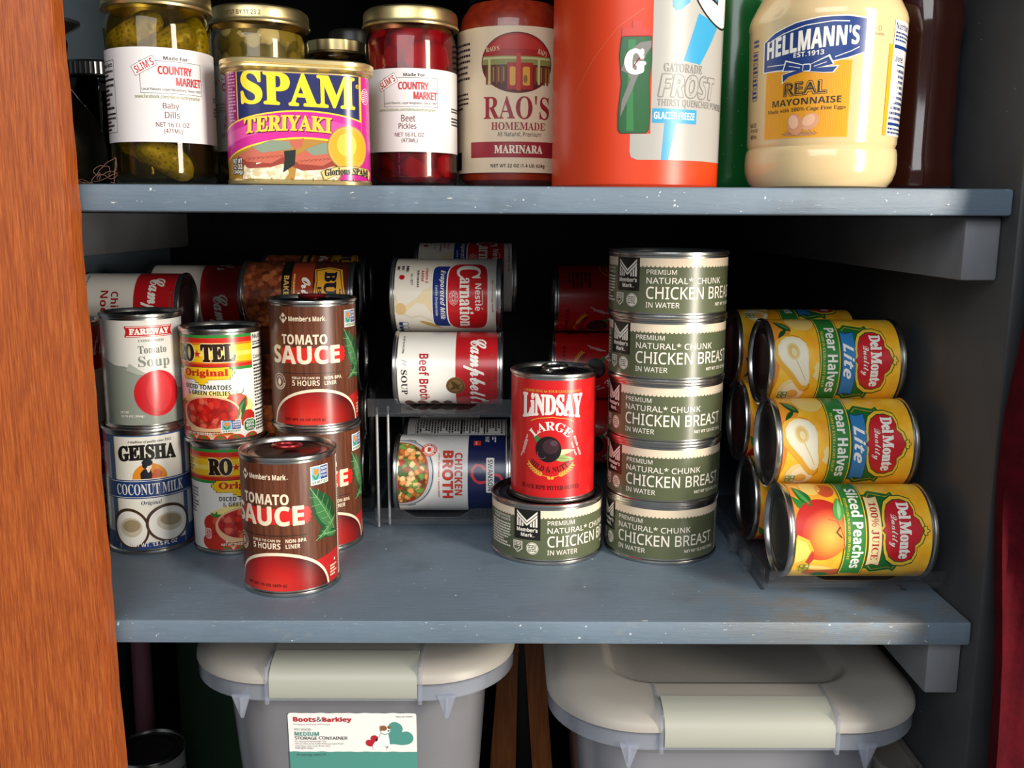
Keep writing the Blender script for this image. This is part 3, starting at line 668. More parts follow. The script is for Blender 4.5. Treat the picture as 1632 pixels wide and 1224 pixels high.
# --- chicken broth
STEW = cells('stew_picture', 215, [(0, '#b5652c'), (.18, '#6f9440'), (.36, '#dd9a56'), (.5, '#b02a1e'), (.62, '#3f5f2a'), (.74, '#e8c58a'), (.88, '#8a4a24')], .32, dark='#4a2410')
def broth_art():
    a = Art(); nv = P('#141e4c', .32); h = 117; rd = P('#cf3a22', .32); gy = P('#b9bcc2', .32)
    a.r(nv, -h, h, 71, 107, 1)
    a.line(P('#2a3140', .32), [(-34, 4), (-36, 14), (-34.5, 20), (-30, 22)], 1.2, 1); a.line(P('#2a3140', .32), [(36, 4), (38, 14), (36.5, 20), (31, 22)], 1.2, 1)
    a.e(gy, 1, 6, 37.5, 33.5, 2, 56); a.ring(P('#3a4150', .32), 1, 6, 36.6, 32.6, .8, 3, 56); a.e(P('#9a4a1c', .32), 1, 6, 33, 28.6, 3, 48); a.e(STEW, 1, 6, 31.6, 27.4, 4, 48)
    a.e(rd, -22.5, 34, 7.4, 7.4, 5, 36); a.e(W, -22.5, 34, 4.6, 4.6, 6, 28); a.curved('PICK YOUR BROTH', 'sansb', W, -22.5, 34, 5.1, 1.6, -150, 150, 7); a.r(rd, -25, -20, 32.4, 35.6, 7, rad=.6); a.r(rd, -25.6, -19.4, 36.2, 36.8, 7)
    a.t('CHICKEN', 'sansb', rd, -19, 23, 58.6, 66, 4, bold=.012); a.t('BROTH', 'sansb', rd, -21.5, 26.5, 47, 57.4, 4, bold=.03); a.t('100% NATURAL | NON-GMO', 'sansb', rd, -19, 25, 42.6, 44.8, 4)
    a.r(W, -14, 20, 88.4, 96, 4, rad=1); a.t('SWANSON', 'sansb', nv, -12, 18, 90, 94.6, 5)
    for s in ([(-2, 88), (-6, 84), (-7, 79), (-3, 75.5), (3, 75), (8, 78), (10, 82), (9, 88)], [(2, 96), (3, 101), (7, 103.5)]): a.line(P('#d6323a', .32), s, 2.6, 3)
    a.r(rd, -35, -28, 76, 83, 3); a.t('LOW FAT', 'sansb', W, -34, -29, 78, 79.6, 4); a.t('99% FAT', 'sansb', W, -44, -33, 87, 91, 4); a.bars(W, -44, -33, 93, 98, 2, 4)
    a.r(W, -77, -50, 12, 106, 3); a.frame(K, -76, -51, 13, 105, .4, 4); a.bars(K, -75, -52, 14, 104, 30, 4, .6); a.r(K, -76, -51, 60, 62, 5); a.r(K, -76, -51, 84, 85.4, 5)
    a.bars(rd, 58, 92, 20, 62, 8, 3); a.bars(W, 58, 92, 76, 98, 5, 3)
    return a
broth = can('chicken_broth_can', 'white and navy chicken broth can with a stew picture, lying on the lower clear tier', 'can', .0366, .1130, (broth_art(), P('#e6e4e0', .32)), group='chicken broth cans')
lay(broth, -.0515, .897, .0465, .113, 0)
lay(dup(broth, 'chicken broth can lying second in line, its black and white nutrition table upward'), -.0515, .974, .0465, .113, 48)
lay(dup(broth, 'chicken broth can lying third in line, mostly hidden by the upper tier'), -.045, 1.052, .0475, .113, -95)

# --- red olive can
def olive_art():
    a = Art(); gd = P('#e0a43c', .3); dk = P('#2a0f12', .3); wh = P('#f3e3dc', .3)
    a.t('\u2022 PERFECTING for FOUR GENERATIONS \u2022', 'serif', gd, -27, 26, 96.4, 98.6, 3)
    def bulge(u, v): t = (v-86)/10; return (u, 86+10*t*(1+.28*(abs(u)/27)**1.6)-1.6*(abs(u)/27)**2)
    a.t('LiNDSAY', 'serif', wh, -27.5, 27, 77, 95, 4, bold=.035, fn=bulge)
    a.line(gd, [(-19, 71.4), (-12, 74), (0, 75.4), (12, 74), (19, 71.4)], .6, 3)
    a.curved('LARGE', 'serif', wh, -1, 45.5, 18.6, 7.6, -50, 50, 4, bold=.03)
    a.leaf(P('#3f7a3a', .3), -9, 51, -17, 62, 2.4, 3); a.leaf(P('#d9d49a', .3), 2, 44, 19, 46.5, 2.4, 3); a.leaf(P('#93ac62', .3), 0, 41, 20, 38.5, 3, 3); a.line(P('#56763a', .3), [(0, 41), (20, 38.5)], .4, 4)
    a.e(P('#1b0e12', .3), -3, 47.5, 11, 11.3, 5, 40); a.e(P('#3a2229', .3), -1, 50, 7, 6.5, 6, 28); a.e(P('#54383f', .3), 1.5, 53, 3.2, 2.4, 7, 20); a.ring(P('#7d666a', .3), -8.5, 43, 4, 4, .4, 6, 20, 150, 330)
    a.t('No artificial', 'sansbi', wh, -36, -15, 47.8, 50, 4, rot=70); a.t('flavors', 'sansbi', wh, -31, -17.5, 47, 49.4, 4, rot=70)
    a.t('Made with', 'sansbi', wh, 13.5, 32, 49, 51.4, 4, rot=-70); a.t('sea salt', 'sansbi', wh, 13, 26, 46.4, 48.6, 4, rot=-70)
    a.curved('MILD & NUTTY', 'serif', dk, -1, 53, 25.8, 5, -47, 47, 4, inside=True)
    for s in (-1, 1):
        pts = [(-1+s*27*math.sin(R_(t))*.95, 55-31.5*math.cos(R_(t))) for t in range(6, 50, 5)]
        a.line(gd, pts, .5, 3)
        for x, y in pts[2:]: a.leaf(gd, x, y, x+s*1.6, y+3.4, .7, 4); a.leaf(gd, x, y, x+s*3.6, y-.4, .7, 4)
    a.e(gd, -2.4, 22.6, 1.3, 1.7, 4, 14, rot=30); a.e(gd, .6, 22.6, 1.3, 1.7, 4, 14, rot=-30)
    a.t('BLACK RIPE PITTED OLIVES', 'serif', dk, -27.5, 25, 12.2, 16, 4, arc=.6)
    a.e(gd, -78, 60, 14, 11, 3, 36); a.e(P('#c31a17', .3), -78, 60, 12.6, 9.6, 4, 36); a.ring(gd, -78, 60, 10, 7, .6, 5); a.bars(gd, -85, -71, 55, 65, 3, 5)
    a.bars(dk, -70, -50, 14, 40, 6, 3); a.bars(dk, 60, 100, 12, 96, 18, 3)
    return a
OLIVE = (olive_art(), P('#c9181a', .3))
ol = can('olive_can', 'red can of black olives standing upright on a low chicken can', 'can', Dt-.0008, .1120, OLIVE, STEELD, R_(140), 'red olive cans')
HC = .0540
stand(ol, .0405, .8135, HC-.0015, -1)
lay(dup(ol, 'red olive can lying topmost in the dark stack behind the chicken cans'), .1060, 1.045, .2060, .112, 62)
lay(dup(ol, 'red olive can lying second in the dark stack, its olive picture half hidden'), .1035, 1.043, .1305, .112, 10)
lay(dup(ol, 'red olive can lying lowest in the dark stack, behind the upright one'), .1035, 1.045, .0550, .112, 30)

# --- low green chicken cans
def chicken_art():
    a = Art(); g = P('#5b6145', .33); cr = P('#ecd8bd', .33); k = P('#14140f', .33); wh = P('#f2eadb', .33); s1 = .855; h = 155
    a.r(cr, -h, h, 43.2, 49, 1)
    u = -h
    while u < h: a.e(cr, u+1.75, 43.3, 1.75, 1.9, 1, 10, 180, 361); u += 3.5
    # emblem
    a.r(k, -55.6, -31.6, 22, 49, 2)
    for s in (-1, 1):
        X = lambda d: -43.6+s*d
        for i in range(2):
            a.p(wh, [(X(9.4), 47.6-2.9*i), (X(9.4), 45.6-2.9*i), (X(0), 37.2-2.9*i), (X(0), 39.2-2.9*i)][::s], 3)
        for d, top in ((8.6, 41.2), (6.2, 39.0), (3.8, 36.8)): a.p(wh, [(X(d+.8), top+.9), (X(d-.8), top-.6), (X(d-.8), 33.6), (X(d+.8), 33.6)], 3)
    a.t("Member's", 'sansb', wh, -53, -34, 29, 32.6, 3, bold=.015); a.t('Mark', 'sansb', wh, -49, -38.4, 24.6, 28, 3, bold=.015); a.t('TM', 'sans', wh, -38, -36.6, 24.6, 25.4, 3)
    a.t('PREMIUM', 'sans', wh, -25.6, -1.5, 35.8, 39.6, 3, bold=.012)
    a.t('NATURAL* CHUNK', 'sans', wh, -25.6, 41, 28.4, 33.6, 3, bold=.012)
    a.t('CHICKEN BREAST', 'sans', wh, -25.6, 67, 16.2, 26.2, 3, bold=.012)
    a.t('IN WATER', 'sans', wh, -25.6, 1.5, 9.4, 13.6, 3, bold=.012); a.t('NET WT 12.5 OZ (354 g)', 'sansb', wh, 35.5, 70, 9.6, 13, 3)
    a.p(wh, [(-56.5, 20), (-47.6, 20), (-47.6, 13), (-52, 9.4), (-56.5, 13)], 3); a.p(g, [(-55.6, 19.3), (-48.4, 19.3), (-48.4, 13.4), (-52, 10.4), (-55.6, 13.4)], 4); a.bars(wh, -55.2, -48.8, 15, 19, 3, 5); a.line(wh, [(-53.6, 13.2), (-52.4, 12), (-50.2, 14.4)], .6, 5)
    a.e(wh, -38.6, 14.6, 5.4, 5.4, 3, 32); a.ring(g, -38.6, 14.6, 4.9, 4.9, .35, 4, 30); a.bars(g, -42, -35.2, 11.4, 17.8, 4, 4)
    a.t('NO PRESERVATIVES', 'sansb', wh, -86, -60, 38.4, 40.4, 3); a.t('STEAM COOKED', 'sansb', wh, -84, -60, 35.4, 37.6, 3); a.bars(wh, -88, -60, 12, 34, 9, 3)
    a.r(P('#e9e4d8', .33), 76, 110, 6, 44, 2); a.bars(k, 77, 109, 7, 43, 12, 3)
    return a
CHK = (chicken_art(), P('#5b6145', .33))
ck = can('chicken_can', 'low green chicken can standing alone, with the red olive can on top', 'can', .0490, HC, CHK, STEELD, None, 'low green chicken breast cans')
stand(ck, .0360, .8170, 0, 31)
HP = HC-.0006
for i, (x, y, f, s) in enumerate(((.1390, .8190, -16, 'bottom of the stack of five'), (.1388, .8155, -8, 'second from the bottom of the stack of five'), (.1382, .8115, -11, 'in the middle of the stack of five'),
                                  (.1368, .8050, 0, 'second from the top of the stack of five'), (.1350, .7990, 10, 'topmost of the stack of five'))):
    stand(dup(ck, 'low green chicken can, '+s), x, y, HP*i, f)

# --- peaches and pears
PSKIN = radial('peach_skin', .0100, .0310, [(.10, '#f8b850'), (.45, '#f3983c'), (.75, '#de5a30'), (1.0, '#b92a24')], .024)
def fruit_art(kind):
    a = Art(); g = P('#1f6b2c', .3); g2 = P('#2f7f36', .3); gd = P('#f0c63a', .3); rd = P('#c8202a', .3); h = 116; dg = P('#174a22', .3); wh = P('#f7f1e6', .3)
    for o in (0, -116):
        # green panel
        pn = [(-26, 50), (-26, 62), (-31, 66), (-27, 80), (-30, 84), (-18, 86), (30, 86), (42, 84), (39, 80), (43, 66), (38, 62), (38, 50)]
        a.p(gd, [(6+(x-6)*1.05+o, 68+(y-68)*1.04) for x, y in pn], 3); a.p(g, [(x+o, y) for x, y in pn], 4); a.line(gd, [(6+(x-6)*.9+o, 68+(y-68)*.88) for x, y in pn[1:-1]], .5, 5)
        # shield
        hf = [(0, -15), (3, -12.6), (8, -13), (14, -12), (20, -9.6), (24.6, -4), (25, 2), (22, 7.6), (15.5, 9.4), (11, 9), (8, 12.4), (3.4, 14), (0, 15.4)]
        sh = [(x, y) for x, y in hf]+[(-x, y) for x, y in hf[-2:0:-1]]
        for k, m, L in ((1.22, dg, 6), (1.17, gd, 7), (1.04, dg, 8), (1.0, rd, 9)): a.p(m, [(4.5+x*k+o, 86.5+y*(k*1.02 if y > 0 else k)) for x, y in sh], L)
        for dx, dy in ((0, 0), (-2.2, -1.2), (2.2, -1.2)): a.leaf(dg, 4.5+o+dx*.3, 102.4, 4.5+o+dx*1.6, 107.6+dy*1.6, 1.9, 8); a.leaf(gd, 4.5+o+dx*.3, 102.9, 4.5+o+dx*1.5, 106.9+dy*1.5, 1.2, 9)
        a.t('Del', 'serif', wh, -18+o, -4+o, 84, 93.4, 11, bold=.04, arc=0); a.t('Monte', 'serif', wh, -2.6+o, 27+o, 84, 93, 11, bold=.04); a.t('Quality', 'script', wh, -8+o, 17+o, 75.8, 82.8, 11)
        # middle ribbon
        if kind == 'peach':
            a.p(P('#7a4a1c', .3), [(-24.5+o, 60), (34.5+o, 60), (33+o, 65), (34.5+o, 71), (-24.5+o, 71), (-23+o, 65)], 7); a.p(P('#f1d9a0', .3), [(-23.6+o, 60.6), (33.6+o, 60.6), (32+o, 65), (33.6+o, 70.4), (-23.6+o, 70.4), (-22+o, 65)], 8)
            a.t('100% JUICE', 'serif', P('#a8222a', .3), -18+o, 28+o, 62.4, 68.6, 9)
        else:
            a.p(P('#123f70', .3), [(-21.5+o, 60), (36.5+o, 60), (35+o, 65), (36.5+o, 72), (-21.5+o, 72), (-20+o, 65)], 7); a.p(P('#2f7cb8', .3), [(-20.6+o, 60.6), (35.6+o, 60.6), (34+o, 65), (35.6+o, 71.4), (-20.6+o, 71.4), (-19+o, 65)], 8)
            a.t('Lite', 'sansbi', wh, -9+o, 20+o, 61.6, 70.6, 9, shear=.25, bold=.01)
        # name ribbon
        rb = [(-44, 45), (44, 45), (44, 58), (-44, 58)]
        a.p(dg, [(-46+o, 41.6), (46+o, 41.6), (46+o, 59.6), (-46+o, 59.6)], 6); a.p(gd, [(-45.4+o, 42.2), (45.4+o, 42.2), (45.4+o, 59), (-45.4+o, 59)], 7); a.p(g2, [(-44.8+o, 43), (44.8+o, 43), (44.8+o, 58.2), (-44.8+o, 58.2)], 8)
        a.t('Sliced Peaches' if kind == 'peach' else 'Pear Halves', 'sansb', wh, (-33 if kind == 'peach' else -26)+o, (37 if kind == 'peach' else 33)+o, 48.2, 57, 9, bold=.015)
        a.t('YELLOW CLING PEACHES IN 100% FRUIT JUICE' if kind == 'peach' else 'PEARS IN EXTRA LIGHT SYRUP', 'serif', gd, -22+o, 28+o, 44.4, 46.6, 9)
        # fruit
        if kind == 'peach':
            a.e(P('#f2a83c', .3), -34+o, 26, 14, 12, 3, 28); a.e(P('#f6cf6c', .3), -36+o, 22, 11, 8, 4, 28); a.e(P('#d2522e', .3), -32+o, 33, 9, 7, 4, 24)
            a.leaf(g, -14+o, 19, -36+o, 8, 4.5, 6); a.leaf(P('#4c9a50', .3), -16+o, 18, -34+o, 9, 1.8, 7, 1); a.leaf(g2, -10+o, 14, -24+o, 5, 3, 5); a.leaf(P('#4f9a4e', .3), -2+o, 38, -22+o, 40, 4.4, 10); a.leaf(P('#8cc07a', .3), -4+o, 38.4, -20+o, 40, 1.5, 11)
            a.e(PSKIN, 4+o, 25, 24.8, 20.4, 6, 48)
            a.line(P('#c84a2a', .3), [(20+o, 43), (8+o, 41), (-2+o, 37), (-4+o, 30)], .6, 8)
            a.line(P('#5a3214', .3), [(2+o, 39), (6+o, 36), (10+o, 40)], 1.2, 10)
            a.p(P('#f4b83e', .3), [(8+o, 6), (12+o, 15), (20+o, 19), (27+o, 17), (33+o, 10), (36+o, 4), (30+o, 3), (16+o, 3)], 10); a.p(P('#f8d468', .3), [(11+o, 6), (14+o, 13), (21+o, 16.4), (27+o, 14), (32+o, 6), (20+o, 4)], 11)
            a.p(P('#c0402c', .3), [(20+o, 18), (27+o, 20), (33+o, 17), (30+o, 14), (24+o, 16)], 12)
            a.leaf(P('#f3b940', .3), 34+o, 8, 38+o, 40, 4, 9); a.leaf(P('#f7d97c', .3), 35+o, 12, 38+o, 37, 2, 10); a.e(P('#b5562a', .3), 44+o, 30, 7, 16, 3); a.e(g, 48+o, 28, 4, 7, 4)
        else:
            a.e(P('#f2cf74', .3), -36+o, 30, 13, 12, 3, 28); a.e(P('#e0902c', .3), -26+o, 12, 10, 9, 3, 24)
            a.leaf(dg, -22+o, 20, -36+o, 7, 3.4, 6); a.leaf(P('#4c8a48', .3), -24+o, 19, -34+o, 9, 1.4, 7); a.leaf(dg, -24+o, 16, -14+o, 8, 2, 6)
            def pear(k, dx, dy, m, L, ro=-6):
                hf = [(0, 17), (4, 16.2), (8.6, 13), (10.6, 8), (10.2, 3), (8, -3), (5.6, -9), (4.2, -15), (2.6, -19.6), (0, -21)]
                pts = [(x*k, y*k) for x, y in hf]+[(-x*k, y*k) for x, y in hf[-2:0:-1]]
                c, s = math.cos(R_(ro+118)), math.sin(R_(ro+118)); a.p(m, [(dx+o+x*c-y*s, dy+x*s+y*c) for x, y in pts], L)
            pear(1.42, 5, 21, P('#d08a22', .3), 4); pear(1.36, 5, 20.4, P('#eeb23c', .3), 5); pear(1.2, 3.5, 22.6, P('#f4e6be', .3), 6); pear(1.07, 3.5, 22.6, P('#f7eed2', .3), 7)
            a.e(P('#ecd392', .3), -3+o, 20, 7.4, 5.4, 8, 28, rot=15); a.e(P('#e2bd70', .3), -3+o, 20, 5.6, 3.8, 9, 24, rot=15); a.e(P('#efdba0', .3), -2+o, 20.6, 3.6, 2.2, 10, 20, rot=15); a.line(P('#dcc48a', .3), [(4+o, 22), (12+o, 26), (22+o, 31)], .7, 8)
            a.e(P('#f1dc9c', .3), 33+o, 20, 12, 11, 3, 28); a.e(P('#f7ecc8', .3), 34+o, 22, 10, 9, 4, 28); a.e(P('#e6b458', .3), 36+o, 22, 5, 5, 5, 20)
            a.p(P('#f0d890', .3), [(6+o, 40), (10+o, 37), (14+o, 38), (18+o, 36), (22+o, 41), (8+o, 42)], 5)
        a.e(P('#eb8a33', .3), -8+o, 4, 40, 5, 2, 30)
        for i in range(4): a.frame(g2, 33+(i % 2)*4+o, 36.6+(i % 2)*4+o, 10+(i//2)*4, 13.6+(i//2)*4, .6, 12)
    return a
FRUITB = grain('fruit_label', '#f29a18', '#fab92a', '#ffd84c', (1, 1, 1), 28, .3, 0, .5)
PEACH = (fruit_art('peach'), FRUITB); PEAR = (fruit_art('pear'), FRUITB)
peach = can('peach_can', 'yellow can of sliced peaches lying at the front of the clear tray', 'can', .0364, .1145, PEACH, group='yellow fruit cans lying in the clear tray')
pear = can('pear_can', 'yellow can of pear halves lying on the sliced peaches', 'can', .0364, .1145, PEAR, group='yellow fruit cans lying in the clear tray')
lay(peach, .2730, .7225, .0487, .1145, -6)
lay(pear, .2722, .7660, .1100, .1145, -5)
lay(dup(pear, 'yellow can of pear halves lying topmost in the clear tray'), .2750, .8095, .1713, .1145, -9)
lay(dup(peach, 'yellow fruit can behind the front peaches, only its black end showing'), .2690, .8095, .0487, .1145, 80)
lay(dup(peach, 'yellow fruit can in the middle of the back row, only its end showing'), .2685, .8530, .1100, .1145, 60)
lay(dup(pear, 'yellow fruit can topmost of the back row, half hidden by the chicken stack'), .2700, .8965, .1713, .1145, 70)
#PART3
# ------------------------------------------------------------------ clear can racks
CLEARP = clear('clear_plastic', (.93, .93, .94, 1), .06, .03, '#b4b9be')
def tray(root, name, x0, x1, y0, y1, z, lip=.013, sides=3, drop=0, lx1=None):
    """floor plate with low sides and a wavy front lip"""
    bm = bmesh.new(); yb = y0; y0 = y0+drop; box(bm, x0, x1, y0, y1, z-.0015, z, .0004)
    if drop: loft(bm, [[(x, yb, z+.003), (x, yb, z+.0045), (x, y0, z), (x, y0, z-.0015)] for x in (x0, x1)])
    for s in [q for i, q in enumerate((x0, x1-.002)) if sides & (1 << i)]: box(bm, s, s+.002, y0, y1, z-.003, z+lip*.9, .0004)
    n = 28; A = []; y0 = yb; z += .004 if drop else 0; x1 = lx1 or x1
    for i in range(n+1):
        t = i/n; h = lip*(1 if t < .2 else 1-(t-.2)/.12*.75 if t < .32 else .25 if t < .68 else .25+(t-.68)/.12*.75 if t < .8 else 1)
        A.append((x0+(x1-x0)*t, h))
    rows = []
    for y, in ((y0-.002,), (y0,)): rows.append(([bm.verts.new((x, y-.004*h/lip, z+h)) for x, h in A], [bm.verts.new((x, y, z-.003)) for x, h in A]))
    (ft, fb), (bt, bb) = rows
    for i in range(n):
        for a, b, c, d in ((fb[i], fb[i+1], ft[i+1], ft[i]), (bb[i], bt[i], bt[i+1], bb[i+1]), (ft[i], ft[i+1], bt[i+1], bt[i]), (fb[i], bb[i], bb[i+1], fb[i+1])): bm.faces.new((a, b, c, d))
    return fin(name, bm, CLEARP, root)
rk = thing('can_rack', 'clear plastic tray rack holding the yellow fruit cans beside the right wall', 'can rack', (.27, .69, 0))
def at(o, root): o.location = -Vector(root.location); return o
at(tray(rk, 'tray', .2040, .3400, .6970, .945, .0098, .0115, 1, .016), rk)
for sx in (.206, .320):
    bm = bmesh.new(); box(bm, sx-.002, sx+.002, .716, .94, 0, .0078, .0005); at(fin('runner', bm, CLEARP, rk), rk)
for y in (.745, .79):
    bm = bmesh.new(); box(bm, .196, .2035, y, y+.012, .006, .020, .001); box(bm, .198, .2035, y+.003, y+.009, .002, .006); at(fin('joining_clip', bm, CLEARP, rk), rk)
r2 = thing('can_rack', 'clear two tier can rack holding broth below and milk above', 'can rack', (-.054, .85, 0))
at(tray(r2, 'lower_tray', -.1230, .0120, .8520, 1.10, .0085, .013, 1, .020, -.008), r2)
at(tray(r2, 'upper_tray', -.1260, .0080, .8360, 1.10, .1185, .014), r2)
for x, y in ((-.1225, .868), (-.1130, .875), (.0045, .868), (-.1225, 1.09), (.0045, 1.09)):
    bm = bmesh.new(); tube(bm, [(x, y, .0005), (x, y, .117)], .0013, 8); at(fin('post', bm, P('#b9bcc0', .2, .6), r2), r2)
r3 = thing('can_rack', 'clear can rack at the left, under the noodle soup cans', 'can rack', (-.36, .9, 0))
at(tray(r3, 'tray', -.425, -.295, .895, 1.06, .0995, .013), r3)
for x in (-.422, -.299):
    for y in (.905, 1.05):
        bm = bmesh.new(); tube(bm, [(x, y, .0005), (x, y, .0975)], .002, 8); at(fin('post', bm, CLEARP, r3), r3)
r4 = thing('can_rack', 'clear can rack in the dark beside the baked beans cans', 'can rack', (-.205, .93, 0))
at(tray(r4, 'tray', -.275, -.135, .915, 1.07, .0035, .012), r4)
for i, z in enumerate((.108, .120)):
    bm = bmesh.new(); tube(bm, [(-.1360, .925, z), (-.1360, 1.06, z+.004)], .0022, 8); at(fin('side_rail', bm, CLEARP, r4), r4)
for y in (.925, 1.06):
    bm = bmesh.new(); tube(bm, [(-.136, y, .0035), (-.136, y, .125)], .0022, 8); at(fin('post', bm, CLEARP, r4), r4)

# ------------------------------------------------------------------ jars on the upper shelf
GLASS_G = clear('olive_glass', (.84, .79, .50, 1), .03); GLASS = clear('glass', (.95, .96, .95, 1), .03); GLASS_R = clear('red_glass', (.90, .62, .62, 1), .03); GLASS_B = clear('brown_glass', (.85, .78, .60, 1), .03)
def pickle_mat():
    m, n, l, b = newmat('pickle_skin'); v = coords(n, l)
    t = noise(n, l, v, 60, 3); vo = n.new('ShaderNodeTexVoronoi'); vo.inputs['Scale'].default_value = 260; l.new(v, vo.inputs['Vector'])
    c = ramp(n, l, t.outputs['Fac'], [(.35, '#7d7420'), (.65, '#b3a03a')]); c = mix(n, l, ramp(n, l, vo.outputs['Distance'], [(.18, .75), (.42, 0.0)]), c, '#4f4a12')
    l.new(c, b.inputs['Base Color']); b.inputs['Roughness'].default_value = .3; bump(n, l, b, vo.outputs['Distance'], .4, .001); return m
PICK = pickle_mat()
def jar(name, label, loc, R, H, glass, lidR, lidh, lidm=GOLD, cat='jar', rz=0):
    t = thing(name, label, cat, loc, rz)
    bm = bmesh.new(); zs = H-lidh
    pr = [(0, .003), (R-.012, .002), (R-.008, 0), (R-.003, .0015), (R-.0006, .005), (R, .010), (R, zs-.014), (R-.0008, zs-.009), (R-.0022, zs-.005), (R-.0032, zs-.002), (R-.0032, zs+.003)]
    lathe(bm, pr, 72); fin('glass', bm, glass, t)
    bm = bmesh.new()
    lathe(bm, [(lidR-.003, zs-.0005), (lidR+.0006, zs-.0005), (lidR+.001, zs+.001), (lidR+.0002, zs+.0022), (lidR, zs+.004), (lidR, H-.004), (lidR-.0008, H-.0016), (lidR-.003, H), (lidR-.007, H-.0008), (lidR-.009, H-.0014), (0, H-.0014)], 72)
    fin('lid', bm, lidm, t); return t
def paper_art(l1, l2, net):
    a = Art(); rd = P('#b8202c', .45); k = P('#2a2422', .45); br = P('#6b2f2c', .45); gr = P('#7c8a3a', .45)
    a.t('Made For:', 'sansb', k, -4, 13, 82.6, 85, 3)
    a.frame(k, -20, 22.6, 60.6, 81.8, .25, 2); a.r(W, -25, -8.6, 75, 82, 3, rot=27); a.frame(k, -25, -8.6, 75, 82, .25, 4, rot=27)
    a.t("SLIM'S", 'sansb', rd, -23.6, -10, 76, 81, 5, rot=27); a.t('COUNTRY', 'sans', rd, -8, 15, 73, 78.6, 4, bold=.035); a.t('MARKET', 'sans', rd, 3.4, 22, 66, 71.6, 4, bold=.035)
    a.t('Local Flavors, Loyal Neighbors, Since 1997', 'sans', k, -19, 21.6, 62, 64.2, 4); a.t('www.facebook.com/slimscountrymarket', 'sans', gr, -24, 20.6, 56.6, 59.8, 4)
    a.t(l1, 'sans', br, -6 if len(l1) < 5 else -6, 4.6, 49.6, 54.6, 4); a.t(l2, 'sans', br, -5 if len(l2) < 6 else -8, 4.6 if len(l2) < 6 else 5.2, 44.4, 48.8, 4)
    a.t('NET 16 FL OZ', 'sans', br, -11, 11, 38.6, 41.6, 4); a.t(net, 'sans', br, -6, 6, 34, 37.4, 4)
    a.frame(k, -66, -41, 35, 83, .3, 2); a.t('Nutrition Facts', 'sansb', k, -65, -42.5, 78.4, 81.6, 3); a.bars(k, -65, -42.5, 72, 77, 2, 3); a.r(k, -65, -42, 69.6, 71, 3); a.bars(k, -65, -42.5, 50, 68, 6, 3); a.r(k, -65, -42, 47, 48.2, 3); a.bars(k, -65, -42.5, 36, 46, 4, 3)
    a.bars(k, 38, 60, 58, 62, 2, 3); a.bars(k, 38, 60, 48, 55, 3, 3)
    return a
PAPER = P('#d8d4d4', .5)
dill = jar('pickle_jar', 'glass jar of speckled baby dills with a white paper label, beside the black pitcher', (-.2475, .7000, ZU), .0362, .1330, GLASS_G, .0366, .0140)
dill.rotation_euler[2] = R_(10)+math.atan2(.2475, .7)
label_mesh('label', paper_art('Baby', 'Dills', '(471ML)'), cyl_path(.0363), PAPER, (-62, 58), 28.5, 90.5, dill)
bm = bmesh.new(); lathe(bm, [(0, .004), (.030, .004), (.0345, .009), (.0345, .1080), (.0330, .1165), (0, .1165)], 48); fin('brine', bm, clear('brine', (.84, .78, .46, 1), .05, .10, '#6f6420', 1.05), dill)
def pickle(label, x, y, z, L, r, ax, az, bend=.004, seed=0, group='pickles in the dill jar'):
    rd = random.Random(seed); bm = bmesh.new(); n = 22; rings = []
    for i in range(n+1):
        t = i/n; s = 2*t-1; rr = r*max(0, 1-abs(s)**2.6)**.5; rings.append((rr, L*(t-.5)))
    ph = [rd.uniform(0, 6) for _ in range(4)]
    lathe(bm, [(a if 0 < i < n else 0, z_) for i, (a, z_) in enumerate(rings)], 28, fn=lambda a, z_: 1+.05*math.sin(3*a+ph[0])+.03*math.sin(5*a+z_*300+ph[1])+.03*math.sin(z_*420+ph[2]))
    for v in bm.verts: v.co.x += bend*(1-(2*v.co.z/L)**2)
    x, y = dx+(x-dx)*.86, dy+(y-dy)*.86; r *= .9
    o = fin('pickle', bm, PICK); o.location = (x, y, z); o.scale = (.9, .9, .9); o.rotation_euler = (R_(ax), 0, R_(az)) if False else (0, R_(ax), R_(az))
    return tag(o, label, 'pickle', group)
dx, dy, dz = -.2475, .7000, ZU
for i, (px, py, pz, L, r, ax, az, lb) in enumerate((
        (-.014, -.014, .104, .050, .0125, 62, -8, 'slanting uppermost in the jar'), (.012, -.017, .097, .048, .0128, 66, 12, 'slanting just above the paper label'),
        (.0255, .000, .092, .058, .0105, 8, 30, 'standing against the right side of the glass'), (-.022, .004, .086, .060, .012, -14, 60, 'standing against the left side of the glass'),
        (.006, -.022, .017, .050, .0118, -60, 8, 'slanting below the paper label'), (-.016, -.012, .026, .046, .012, -64, -20, 'lying at the left below the paper label'), (.000, .016, .100, .052, .013, 80, 20, 'lying across the back of the jar'))):
    pickle('baby dill in the dill jar, '+lb, dx+px, dy+py, dz+pz, L, r, ax, az, .003, i)
fire = jar('pickle_jar', 'glass jar with a gold lid behind the teriyaki luncheon meat tin', (-.1975, .784, ZU), .0386, .1365, GLASS_B, .0388, .0125)
fire.rotation_euler[2] = R_(-36)+math.atan2(.1975, .784)
label_mesh('label', paper_art('Fire', 'Pickles', '(473ML)'), cyl_path(.0387), PAPER, (-66, 66), 28, 92, fire)
GRND = cells('pickle_chips', 70, [(0, '#5e5728'), (.4, '#7d7136'), (.7, '#9a8f5c'), (.9, '#b8ae88')], .3, dark='#1d1a0a')
bm = bmesh.new(); lathe(bm, [(0, .006), (.030, .006), (.034, .010), (.0350, .112), (.033, .119), (0, .119)], 48); fin('pickle_slices', bm, GRND, fire)
bm = bmesh.new(); A = Art(); A.t('BEST BY 11 23 2', 'sans', P('#4d4326', .4), -2, 26, .128*1000, .1312*1000, 1)
